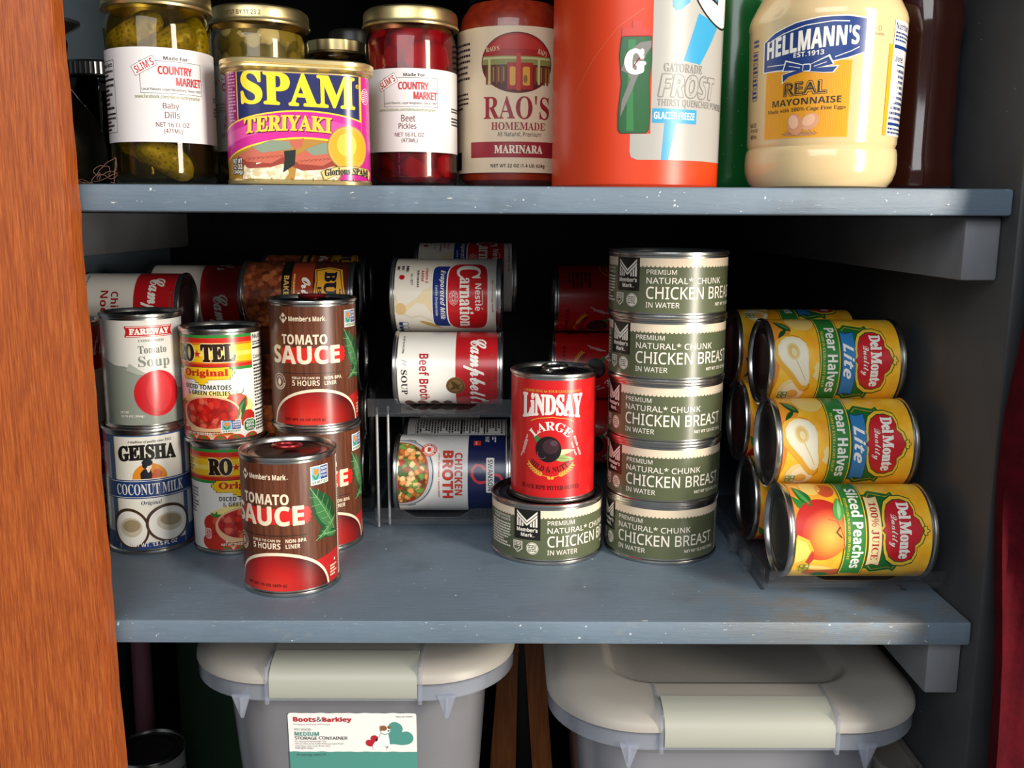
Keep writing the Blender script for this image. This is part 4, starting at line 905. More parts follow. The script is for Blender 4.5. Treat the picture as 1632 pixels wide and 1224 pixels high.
label_mesh('date_print', A, cyl_path(.0390), None, (-30, 40), 120, 140, fire); bm.free()
beet = jar('pickle_jar', 'glass jar of dark red beets with a white paper label and gold lid', (-.0765, .7720, ZU), .0356, .1345, GLASS_R, .0366, .0130)
beet.rotation_euler[2] = R_(-3)+math.atan2(.0765, .772)
label_mesh('label', paper_art('Beet', 'Pickles', '(473ML)'), cyl_path(.0357), PAPER, (-58, 56), 27.5, 88.5, beet)
BEET = cells('beet_slices', 60, [(0, '#5a0812'), (.5, '#7a0e1a'), (.8, '#8e1822')], .25, dark='#1c0206')
bm = bmesh.new(); lathe(bm, [(0, .005), (.029, .005), (.0325, .009), (.0332, .112), (.031, .118), (0, .118)], 48, fn=lambda a, z: 1+.012*math.sin(4*a+z*90)); fin('beets', bm, BEET, beet)
small = jar('glass_jar', 'small brown jar with a ridged gold lid, squeezed behind the luncheon meat tin', (-.150, .862, ZU), .0262, .1275, GLASS_B, .0262, .0110)
bm = bmesh.new(); lathe(bm, [(0, .005), (.022, .005), (.0235, .009), (.0235, .095), (0, .1)], 40); fin('contents', bm, P('#4a3718', .3), small)
bm = bmesh.new()
for i in range(14):
    a = 2*math.pi*i/14; box(bm, -.002, .002, -.0268, -.0258, .1180, .1262, .0003)
    vs = bm.verts[-24:] if False else None
    for v in list(bm.verts)[-8*1:]: pass
bm.free()
bm = bmesh.new(); lathe(bm, [(.0262, .1178), (.0272, .1180), (.0272, .1262), (.0262, .1264)], 84, fn=lambda a, z: 1+.012*math.cos(14*a)); fin('lid_ridges', bm, GOLD, small)
dk = jar('glass_jar', 'dark jar with a black screw lid standing behind the small gold lidded jar', (-.148, .935, ZU), .028, .150, clear('smoke_glass', (.2, .2, .2, 1), .05), .0225, .016, P('#26241f', .35))
bm = bmesh.new(); lathe(bm, [(0, .005), (.024, .005), (.0255, .009), (.0255, .118), (0, .12)], 40); fin('contents', bm, P('#0c0907', .3), dk)
sv = jar('glass_jar', 'dark jar with a silver ribbed lid behind the black pitcher', (-.3640, .875, ZU), .036, .110, clear('dark_glass', (.12, .12, .12, 1), .04), .0355, .013, P('#55565a', .25, .9))
bm = bmesh.new(); lathe(bm, [(.0355, .0975), (.0367, .0978), (.0367, .1075), (.0355, .1078)], 180, fn=lambda a, z: 1+.008*math.cos(60*a)); fin('lid_ribs', bm, P('#7b7c80', .22, .9), sv)
bm = bmesh.new(); lathe(bm, [(0, .005), (.030, .005), (.0325, .009), (.0325, .090), (0, .092)], 40); fin('contents', bm, P('#0e0c0b', .3), sv)

# black glazed pitcher
pt = thing('pitcher', 'glossy black glazed pitcher with a flared lip, at the end by the wooden stile', 'pitcher', (-.3640, .7520, ZU))
bm = bmesh.new()
def lipf(a, z):
    k = max(0, (z-.098)/.024); d = math.cos(a-R_(100))
    return 1+k*(.42*max(0, d)**3*.6-.05)+(.03*math.sin(6*a+z*60) if z < .085 else 0)
lathe(bm, [(0, .003), (.034, .001), (.043, .004), (.0480, .014), (.0490, .028), (.0465, .042), (.0400, .056), (.0300, .070), (.0205, .083), (.0165, .092), (.0160, .099), (.0185, .107), (.0235, .115), (.0285, .1195), (.0305, .1215), (.0300, .1240), (.0275, .1248), (.0225, .118), (.0160, .108), (.0130, .098), (.0130, .090), (0, .088)], 64, fn=lipf)
fin('body', bm, BLACKP, pt)
bm = bmesh.new(); tube(bm, [(.020, -.004, .108), (.0285, -.012, .105), (.0300, -.018, .094), (.0270, -.024, .080), (.0285, -.028, .066), (.0335, -.031, .052), (.0345, -.0325, .040)], .004, 10, rs=[.0045, .0055, .0052, .0045, .0045, .0045, .006]); fin('handle', bm, BLACKP, pt)
bm = bmesh.new()
rd = random.Random(3)
for k in range(9):
    pts = []; a = rd.uniform(0, 6); x, y, z = -.284+rd.uniform(-.010, .010), .666+rd.uniform(-.004, .006), ZU+.0016
    for i in range(16):
        a += rd.uniform(-.9, .9); x += .0028*math.cos(a); z = max(ZU+.0008, min(ZU+.018, z+.0018*math.sin(a*1.3+k))); y += .0008*math.sin(a); x = max(-.298, min(-.271, x))
        pts.append((x, min(max(y, .6580), .670), z))
    tube(bm, pts, .00022, 4)
tag(fin('thread_tangle', bm, P('#6a4a3e', .8)), 'loose tangle of thin brownish threads on the shelf edge before the pitcher', 'thread')

# luncheon meat tin
sp = thing('luncheon_meat_tin', 'magenta and blue teriyaki luncheon meat tin with a gold rim', 'tin', (-.1500, .6975, ZU), R_(17))
w_, d_, r_, h_ = .0492, .0285, .0225, .0840
L3 = lambda w, d, r, z: [(x, y, z) for x, y in rrect(w, d, r, 10)]
bm = bmesh.new(); loft(bm, [L3(w_-.002, d_-.002, r_-.002, .0003), L3(w_+.0008, d_+.0008, r_, .0008), L3(w_+.0010, d_+.0010, r_, .0030), L3(w_, d_, r_, .0046), L3(w_, d_, r_, h_-.0085), L3(w_+.0018, d_+.0018, r_+.001, h_-.0070)]); fin('body', bm, P('#d8bf82', .3, .85), sp)
bm = bmesh.new(); loft(bm, [L3(w_+.0018, d_+.0018, r_+.001, h_-.0072), L3(w_+.0034, d_+.0034, r_+.002, h_-.0060), L3(w_+.0032, d_+.0032, r_+.002, h_-.0046), L3(w_+.0024, d_+.0024, r_+.001, h_-.0040), L3(w_+.0034, d_+.0034, r_+.002, h_-.0032), L3(w_+.0036, d_+.0036, r_+.002, h_-.0008), L3(w_+.0026, d_+.0026, r_+.001, h_), L3(w_+.0008, d_+.0008, r_, h_-.0008), L3(w_, d_, r_, h_-.004)]); fin('lid', bm, P('#e3cf96', .28, .8), sp)
def tin_art():
    a = Art(); nv = P('#1d2358', .28); Y = P('#f6d22c', .28); mg = P('#c8248c', .28); pk = P('#d94a9c', .28); g = P('#caa24e', .28)
    a.r(P('#8e1a63', .28), -62, -44, 4, 78, 1); a.bars(P('#e59ac6', .28), -53, -45.4, 42, 75, 16, 2, .45)
    a.r(Y, -44, 41.4, 30, 78, 1); a.r(nv, -43.2, 40.6, 30, 78, 2)
    a.t('SPAM', 'serif', Y, -40.5, 37, 53.4, 75.8, 4, bold=.028, fn=lambda u, v: (u, v-.035*(u+41)*.6)); a.ring(Y, 39, 68, 1.4, 1.4, .3, 4, 14); a.t('R', 'sans', Y, 38.4, 39.6, 67.2, 68.8, 4)
    def arcf(u, b, k): return b-k*((u-2)/50)**2
    us = [-66+i*4 for i in range(28)]
    band = lambda b0, k0, b1, k1, u0=-66, u1=43: [(u, arcf(u, b0, k0)) for u in us if u0 <= u <= u1]+[(u, arcf(u, b1, k1)) for u in reversed(us) if u0 <= u <= u1]
    a.p(P('#a87c34', .28), [(u, arcf(u, 33.5, 9)) for u in us if u < 40]+[(38, 2), (-66, 2)], 3)
    a.p(Y, band(50.5, 9, 31.4, 11), 5); a.p(mg, band(49.5, 9, 32.6, 11), 6); a.p(pk, band(45, 9, 38, 10, -66, 39), 7)
    a.t('TERIYAKI', 'serif', P('#4a1038', .28), -38.4, 20.6, 35, 45.6, 8, bold=.035, shear=.05, arc=-2, slope=.03); a.t('TERIYAKI', 'serif', P('#f3c23a', .28), -39, 20, 35.6, 46.2, 9, bold=.03, shear=.05, arc=-2, slope=.03)
    # rice rolls with slices of meat
    rice = cells('rice_picture', 420, [(0, '#d9ccae'), (.4, '#e8dec6'), (.75, '#c7b78f')], .3); meat = P('#b9604c', .28); md = P('#8e3a2c', .28); nori = P('#1e2420', .28); ng = P('#7e8c78', .28)
    for k, (ox, oy) in enumerate(((0, 0), (35, -1))):
        c = (-44 if k else 99) if False else 60
        pts = lambda q: [(x+ox, y+oy) for x, y in q if x+ox < c]
        a.p(rice, pts([(-42, 3), (-40, 13), (-30, 15), (-12, 14), (-10, 8), (-14, 3), (-26, 1)]), 4)
        a.p(md, pts([(-45, 19), (-44, 14), (-36, 11), (-22, 12), (-13, 15), (-12, 20), (-24, 18)]), 5); a.p(meat, pts([(-45, 19.5), (-38, 15.5), (-22, 14.5), (-12, 20), (-16, 24), (-32, 25)]), 6)
        a.p(ng, pts([(-34, 25.2), (-28, 21.4), (-8, 24.4), (-9, 29.5), (-22, 30)]), 7); a.p(meat, pts([(-22, 30.2), (-9, 29.8), (1, 32), (-1, 26), (-6, 24.6), (-8, 28)]), 5)
        a.p(nori, pts([(-14, 8.6), (-6, 14), (-5, 24), (-13, 23), (-12.6, 18)]), 8)
        for i in range(9): a.line(md, pts([(-40+i*3, 16+i*.35), (-37+i*3, 18+i*.3), (-35+i*3, 17.4+i*.3)]), .3, 7)
    for s, v in (('NET WT', 14.4), ('12 OZ', 10.6), ('(340g)', 6.8)): a.t(s, 'sansb', K, -49.6, -41.4, v, v+3.2, 9, grow=.3); a.t(s, 'sansb', W, -49.6, -41.4, v, v+3.2, 10)
    # right strip and round emblem (plain disc)
    a.r(P('#c2268a', .28), 42, 66, 2, 78, 4); a.r(Y, 41.2, 42.2, 34, 78, 5); a.ring(W, 47, 62, 4.6, 5.4, .4, 5, 28); a.bars(W, 43.6, 50.4, 58, 66, 6, 5, .4)
    a.p(P('#c2268a', .28), [(24, 2), (66, 2), (66, 30), (42, 36), (30, 20)], 8)
    a.e(P('#a8842e', .28), 31.5, 26, 15, 15, 11, 44); a.e(g, 31.5, 26, 14.4, 14.4, 12, 44); a.e(P('#e0a222', .28), 31.5, 26, 12.6, 12.8, 13, 40); a.e(P('#eebf48', .28), 30, 28, 7, 8, 14, 28)
    bn = [(12, 9.4), (22, 12.6), (34, 13.4), (48, 11.6), (51, 9.4), (49, 4.4), (47, 6.4), (34, 8.4), (22, 7.6), (14, 4)]
    a.p(P('#8c6a1e', .28), [(x+(x-31)*.03, y+(y-9)*.16) for x, y in bn], 15); a.p(P('#dcc67e', .28), bn, 16)
    a.t('Glorious SPAM!', 'serif', K, 14, 47.6, 7, 12.2, 17, bold=.03, arc=-1.6); a.bars(K, 25, 40, 2.6, 4.4, 1, 9)
    # gold notches along the base
    a.r(P('#d8bf82', .3, .85), -70, 66, 2, 3.2, 18)
    for u in (-36, -22, -8, 6, 20, 34): a.r(P('#8f7430', .3), u, u+.6, 2, 5, 19)
    return a
tp = rr_path(w_, d_, r_)
label_mesh('label', tin_art(), tp, P('#c2268a', .28), (-74, 74), 2.6, h_*1000-9.4, sp)

# marinara jar
ma = thing('sauce_jar', 'tall glass jar of red marinara with a cream label', 'jar', (.0030, .8010, ZU), R_(0)-math.atan2(.003, .801))
bm = bmesh.new(); R = .0446
lathe(bm, [(0, .003), (R-.012, .002), (R-.007, 0), (R-.002, .002), (R, .008), (R, .126), (R-.002, .134), (R-.006, .141), (R-.0085, .145), (R-.0078, .148), (R-.0095, .151), (R-.0085, .154), (R-.0085, .158)], 72); fin('glass', bm, GLASS, ma)
SAU = grain('marinara', '#8a2410', '#9c2c14', '#b03c1c', (1, 1, 1), 90, .35)
bm = bmesh.new(); lathe(bm, [(0, .004), (R-.010, .004), (R-.003, .008), (R-.0014, .012), (R-.0014, .125), (R-.004, .135), (R-.010, .144), (0, .145)], 64); fin('sauce', bm, SAU, ma)
bm = bmesh.new(); lathe(bm, [(R-.007, .157), (R-.0055, .157), (R-.0055, .172), (R-.008, .174), (0, .174)], 64); fin('lid', bm, P('#1c1512', .3), ma)
def marinara_art():
    a = Art(); rd = P('#9a2430', .42); k = P('#3a2c28', .42); o = [(2*math.pi*i/48) for i in range(48)]
    def E(m, L, k0, clip=lambda x, y: (x, y)): a.p(m, [clip(4+29*k0*math.cos(t), 96+22.5*k0*math.sin(t)) for t in o], L)
    E(k, 2, 1); E(P('#7e1c1c', .42), 3, .98)
    clipv = lambda lo, hi: (lambda x, y: (x, min(max(y, lo), hi)))
    E(P('#a3241e', .42), 4, .96, clipv(98, 125)); E(P('#b8332a', .42), 5, .9, clipv(106, 125)); E(P('#8b8a4c', .42), 6, .97, clipv(94.5, 101)); E(P('#c4bd86', .42), 7, .96, clipv(98.6, 100.2)); E(P('#4b2a1e', .42), 4, .96, clipv(70, 94.5))
    for u in (-21, -17, -13, -9, 17, 21, 25, 28): a.r(P('#7a3a20', .42), u, u+1.6, 80, 94, 6); a.r(P('#9a7a3c', .42), u+1.8, u+3, 82, 93, 6)
    a.r(P('#a82622', .42), -4, 16, 76, 96, 7); a.r(P('#c23a30', .42), 3, 6.4, 75, 103, 8); a.r(P('#d8a03c', .42), -2, 2.4, 79, 93, 9, rad=1.4); a.r(P('#d8a03c', .42), 8, 13.6, 79, 93, 9, rad=1.4); a.e(P('#8a6a2c', .42), 10, 84, 1.6, 3, 10)
    for x in (-19, 20): a.r(P('#c4bd86', .42), x, x+2, 80, 99, 8)
    a.t("RAO'S", 'serif', P('#e8c9a0', .42), -21, -10, 104.4, 108, 9, rot=6); a.t("RAO'S", 'serif', P('#e8c9a0', .42), 20, 28, 102, 106, 9, rot=-16)
    a.t("RAO'S", 'serif', rd, -23, 31, 54, 71.6, 4, bold=-.01); a.t('HOMEMADE', 'serif', rd, -16.5, 27, 45.8, 51.6, 4); a.t('\u00ae', 'sans', rd, 27.4, 28.6, 50, 51.2, 4)
    a.t('All Natural, Premium', 'sans', k, -11.5, 23.5, 40.4, 44.4, 4)
    a.r(rd, -36, 62, 25, 37, 3); a.t('MARINARA', 'serif', P('#f1e3cc', .42), -14, 25, 28, 34.4, 5, bold=.02); a.t('NET WT 22 OZ (1.4 LB) 624g', 'sansb', k, -17, 27, 16.6, 20, 4)
    a.bars(k, -66, -37, 84, 114, 7, 3, .4); a.bars(k, -66, -39, 62, 76, 4, 3, .4); a.r(K, -66, -50, 16, 30, 3); a.bars(k, 40, 66, 60, 110, 12, 3)
    return a
label_mesh('label', marinara_art(), cyl_path(.0447), P('#e3cfae', .42), (-74, 74), 13.4, 123, ma)

# orange drink powder canister
ca = thing('drink_powder_canister', 'large orange drink powder canister with a silver and blue panel', 'canister', (.0950, .7300, ZU), -math.atan2(.095, .73))
R = .0617; bm = bmesh.new(); lathe(bm, [(0, .002), (R-.004, .001), (R-.0015, 0), (R, .002), (R, .196), (R-.002, .198), (0, .198)], 84); fin('body', bm, P('#d23c12', .34), ca)
bm = bmesh.new(); lathe(bm, [(R-.002, .1985), (R+.001, .1985), (R+.001, .212), (R-.001, .214), (0, .214)], 84); fin('lid', bm, P('#d8471c', .35), ca)
def powder_art():
    a = Art(); sv = P('#a8a59f', .36); bl = P('#2f94bf', .34); gy = P('#7d7a76', .36); k = P('#14110f', .34); gn = P('#1f5a2c', .32); wh = P('#f0eeea', .34); rd = P('#d8351c', .34)
    a.p(sv, [(10.4, 198), (9, 150), (10.2, 125), (10.4, 36), (-3.4, 36), (-3.4, 24), (-2.4, 20.4), (1.6, 18.6), (95, 18.6), (95, 198)], 2)
    a.p(bl, [(20.6, 160), (21.6, 140), (23.6, 119.4), (26.4, 117), (30, 118), (37, 123.5), (33.6, 140), (36, 160)], 3)
    a.p(bl, [(45, 117), (68, 111), (47.6, 83.4), (33, 85)], 3); a.p(bl, [(20.5, 46), (29.2, 45), (23.6, 18.6), (18.4, 18.6)], 3)
    a.r(bl, 11.4, 46, 43.4, 53, 4); a.t('GLACIER FREEZE', 'sansb', wh, 12.6, 44, 46, 50.8, 5)
    a.e(k, 73, 152, 40, 42, 4, 60); a.e(wh, 73, 152, 38.6, 40.6, 5, 60)
    a.p(k, [(49, 160), (49.5, 140), (55, 128), (67, 125), (68, 138), (61, 139), (60, 160)], 6); a.p(bl, [(50.6, 160), (51, 141), (56, 130), (65.6, 127), (66.4, 136), (58, 137), (56, 160)], 7); a.p(k, [(55, 160), (66, 160), (51.4, 128)], 8); a.p(rd, [(56.4, 160), (64.4, 160), (54.4, 138)], 9)
    a.t('GATORADE', 'serif', gy, 18.4, 50, 77.2, 83, 4, bold=.01)
    for g_, m, L in ((.9, gy, 4), (0, sv, 5), (-.7, gy, 6)): a.t('FROST', 'sansbi', m, 15.4, 66, 61, 75.6, L, bold=.0, grow=g_ if g_ > 0 else 0) if g_ >= 0 else None
    a.t('FROST', 'sansbi', gy, 15.4, 66, 61, 75.6, 6, bold=-.0, fn=lambda u, v: (u, v)) if False else None
    a.t('THIRST QUENCHER POWDER', 'sansb', gy, 14.6, 82, 53.6, 59.4, 4)
    # printed squeeze bottle
    bt = [(-9.6, 36.6), (7, 36.6), (9, 39), (9.6, 50), (8.6, 70), (9.8, 85), (9.4, 99.6), (-10.4, 99.6), (-11.6, 88), (-9.8, 70), (-11.6, 50), (-11.4, 39)]
    a.p(K, [(x*1.04-.0, 68+(y-68)*1.012) for x, y in bt], 5); a.p(gn, bt, 6); a.p(P('#2f7a3e', .32), [(-6, 38), (-1, 38), (-2, 60), (-1, 98), (-6, 98), (-6, 70)], 7)
    a.r(P('#c8321f', .32), -10.4, 9.4, 100.4, 105.4, 6, rad=1); a.r(P('#c8321f', .32), -3.4, 2.6, 105, 110, 6, rad=1)
    a.p(gy, [(-10.6, 78), (-6, 90), (2, 96), (9.4, 97), (9.4, 93), (6, 88), (3, 79), (-4, 62), (-10.4, 47), (-9.6, 58), (-4, 72), (-6, 76)], 8)
    a.t('G', 'serif', wh, -8.4, 6.4, 75, 92, 9, bold=.06); a.p(k, [(0.4, 85), (5.6, 89), (-3.6, 78.4)], 10); a.p(P('#e5481f', .32), [(.6, 84.2), (4.4, 87.4), (-2.4, 80)], 11)
    a.line(P('#e06a42', .32), [(-47, 64), (-30, 88), (-14, 106), (4, 118)], .35, 2)
    return a
label_mesh('label', powder_art(), cyl_path(.0618, 84), P('#d23c12', .34), (-110, 98), 2.2, 190, ca)

# green bottle
gb = thing('green_bottle', 'dark green ribbed plastic bottle between the orange canister and the mayonnaise', 'bottle', (.1920, .8450, ZU))
GREENB = P('#1c7a35', .22, 0, .3)
bm = bmesh.new(); R = .0500
lathe(bm, [(0, .004), (R-.010, .003), (R-.006, 0), (R-.001, .006), (R, .014), (R, .150), (R-.004, .175), (R-.018, .215), (.016, .245), (.0145, .260), (0, .260)], 96, fn=lambda a, z: 1+(.012*abs(math.sin(6*a)) if z < .18 else 0)); fin('body', bm, GREENB, gb)
bm = bmesh.new(); lathe(bm, [(.0155, .256), (.0165, .257), (.0165, .272), (.0150, .274), (0, .274)], 40); fin('cap', bm, P('#e8e6df', .4), gb)
A = Art(); A.r(P('#86a832', .35), -66, -24, 14, 100, 1); A.e(P('#d8d8c0', .35), -34, 62, 9, 11, 2, 30); A.e(P('#8fa046', .35), -34, 62, 7, 9, 3, 30); A.t('GREEN', 'sansb', P('#e9e4b0', .35), -58, -28, 82, 88, 3) if False else None
A.r(P('#b8401c', .35), -40, -26, 48, 51, 3)
for i in range(34): A.e(P('#9fc0a0', .35), -20+((i*37) % 60), 14+i*3.4, .35, .35, 3, 8)
label_mesh('label', A, cyl_path(.0508), None, (-80, 60), 6, 140, gb)

# mayonnaise jar
my = thing('mayonnaise_jar', 'round cream mayonnaise jar with a blue and yellow label', 'jar', (.2290, .7120, ZU), -math.atan2(.229, .712))
MAYO = P('#dcc190', .16, 0, .35)
bm = bmesh.new()
lathe(bm, [(0, .004), (.036, .003), (.042, 0), (.0475, .0015), (.0510, .006), (.0530, .012), (.0535, .018), (.0532, .024), (.0526, .0275), (.0514, .0288), (.0518, .0300), (.0524, .0315), (.0530, .070), (.0540, .112), (.0545, .1135), (.0545, .116), (.0535, .120), (.0500, .127), (.0450, .136), (.0415, .146), (.0405, .152), (0, .152)], 96); fin('body', bm, MAYO, my)
bm = bmesh.new(); lathe(bm, [(.040, .1525), (.0435, .1525), (.0435, .170), (.042, .172), (0, .172)], 96, fn=lambda a, z: 1+.006*math.cos(60*a)); fin('lid', bm, P('#1f3f8a', .35), my)
def mayo_art():
    a = Art(); nv = P('#1b3a7c', .3); Y = P('#eda51e', .34); wh = P('#f6efe2', .3); k = P('#2f2a1e', .34); y2 = P('#e39a18', .34)
    a.r(Y, -43, 17.5, 34, 84, 1)
    u = -42.4
    while u < 17: a.r(y2, u, u+.5, 34.6, 84, 2); u += 1.15
    ban = [(-45.5, 80), (-45.5, 99.5), (-36, 104.6), (-20, 109.4), (-4, 111.6), (12, 112), (25.5, 110.4), (25.5, 89.4), (14, 85.6), (0, 82.6), (-20, 79.8)]
    a.p(wh, [(-10+(x+10)*1.025, 95+(y-95)*1.05) for x, y in ban], 3); a.p(nv, ban, 4)
    a.line(wh, [(-42, 98.6), (-30, 103.2), (-14, 107.2), (4, 109), (14, 108.6)], .6, 5); a.line(wh, [(-42, 83.4), (-30, 83.2), (-24, 83.2)], .5, 5); a.line(wh, [(6, 86), (16, 89.6), (21.5, 92.4)], .5, 5)
    def fl(u, v): t = (u+12)/33; return (u, 97.4+(v-98)*(1+.14*(1-t*t))+3.4*t-1.4*t*t)
    a.t("HELLMANN'S", 'sansb', wh, -42.6, 21, 92.6, 104.6, 6, bold=.02, fn=fl); a.t('EST.1913', 'sansb', wh, -21, -1, 87.4, 90.6, 6, slope=.05)
    # bow
    for q in [[(x, y-1.6) for x, y in q] for q in ([(-12, 82.6), (-26, 86.4), (-28, 80.6), (-14, 80)], [(-11, 82.6), (2, 88), (5, 83), (-10, 80)], [(-14, 81), (-28.4, 78), (-28, 73), (-24, 76.4), (-13, 79.4)], [(-10, 80.6), (8, 81.6), (5, 78), (-1, 78), (-10, 79)])]:
        cx = sum(p[0] for p in q)/len(q); cy = sum(p[1] for p in q)/len(q)
        a.p(wh, [(cx+(x-cx)*1.12, cy+(y-cy)*1.3) for x, y in q], 7); a.p(nv, q, 8)
    a.r(wh, -14.4, -9, 77.4, 82.4, 8, rad=1); a.r(nv, -13.8, -9.6, 78, 81.8, 9, rad=.8); a.line(wh, [(-24, 81.8), (-16, 80)], .4, 9); a.line(wh, [(1, 83), (-7, 80.4)], .4, 9)
    a.t('REAL', 'sansb', k, -27, 2, 62.6, 71, 4, grow=.5, slope=.03); a.t('REAL', 'sansb', Y, -27, 2, 62.6, 71, 5, slope=.03); a.t('REAL', 'sans', k, -26.6, 1.6, 63, 70.6, 6, slope=.03)
    a.t('MAYONNAISE', 'sansb', k, -36, 12, 56, 60.4, 4, slope=.03); a.t('Made with 100% Cage Free Eggs', 'serif', k, -40, 15, 51, 54.4, 4, slope=.03)
    a.e(P('#b9865a', .34), -15, 36.6, 12, 1.6, 3, 24)
    for i in range(14): a.line(P('#a8743c', .34), [(-27+i*1.7, 37.4+(i % 3)), (-24+i*1.7, 35.4+(i % 2))], .25, 4)
    a.e(P('#d59a74', .34), -8, 44.4, 6.6, 5.2, 4, 28, rot=35); a.e(P('#e2b08c', .34), -8.6, 45.4, 4.6, 3.4, 5, 24, rot=35); a.e(P('#d0906a', .34), -18, 43, 5.4, 7.2, 6, 28, rot=15); a.e(P('#e6b694', .34), -19, 44.6, 3.4, 4.6, 7, 24, rot=15)
    a.bars(P('#4a5a86', .34), -60, -53, 98, 104, 2, 3)
    for i in range(4): a.frame(P('#3a4f88', .34), -61, -53.6, 62+i*8.6, 69.8+i*8.6, .35, 3); a.bars(P('#3a4f88', .34), -60.4, -54.2, 63+i*8.6, 69+i*8.6, 2, 4)
    for i, s in enumerate(('30 FL OZ', '(1 PT 14 FL OZ)', '887mL')): a.t(s, 'sansb', P('#5a5348', .34), -63+i*.6, -53+i*.6 if i != 1 else -51, 43.5-i*4, 46.3-i*4, 4)
    a.ring(P('#b29a78', .34), 36, 105, 1.3, 1.8, .3, 3, 16); a.t('PARVE', 'sansb', P('#b29a78', .34), 32.6, 39.6, 100.4, 102, 3)
    a.r(Y, 46, 52, 36, 96, 2); a.r(wh, 50, 82, 36, 112, 3); a.t('Nutrition', 'sansb', nv, 51.4, 72, 106, 110.6, 4); a.bars(nv, 51.4, 78, 98, 105, 3, 4); a.r(nv, 51, 82, 93.6, 96, 4); a.t('Calories', 'sansb', nv, 51.4, 66, 85, 89.6, 4); a.r(nv, 51, 82, 82.6, 83.6, 4); a.bars(nv, 51.4, 80, 46, 81, 10, 4); a.r(nv, 51, 82, 43, 45, 4); a.bars(nv, 51.4, 80, 37, 42, 2, 4)
    return a
pth = cyl_path(.0530, 96)
lb = label_mesh('label', mayo_art(), pth, None, (-90, 90), 30, 114, my)
for v in lb.data.vertices:
    z = v.co.z; Rz = .0524+(.0530-.0524)*(z-.0315)/.0385 if z < .07 else .0530+(.0540-.0530)*(z-.07)/.042
    k = math.hypot(v.co.x, v.co.y); f = (k-.0530+Rz)/k; v.co.x *= f; v.co.y *= f

# dark syrup bottle
sy = thing('syrup_bottle', 'dark brown fluted bottle between the mayonnaise and the right wall', 'bottle', (.3120, .7520, ZU))
bm = bmesh.new(); R = .0315
lathe(bm, [(0, .003), (R-.008, .002), (R-.004, 0), (R-.0005, .004), (R, .012), (R-.0002, .018), (R-.0022, .026), (R-.0024, .110), (R-.0006, .122), (R-.002, .135), (R-.008, .160), (.014, .185), (.013, .20), (0, .20)], 96, fn=lambda a, z: 1+.035*math.cos(6*a+.6)*(1 if z < .14 else .3)); fin('body', bm, P('#3c150c', .1, 0, .5), sy)
bm = bmesh.new(); lathe(bm, [(.0135, .197), (.0155, .198), (.0155, .215), (.014, .217), (0, .217)], 40); fin('cap', bm, P('#d8c49a', .4), sy)

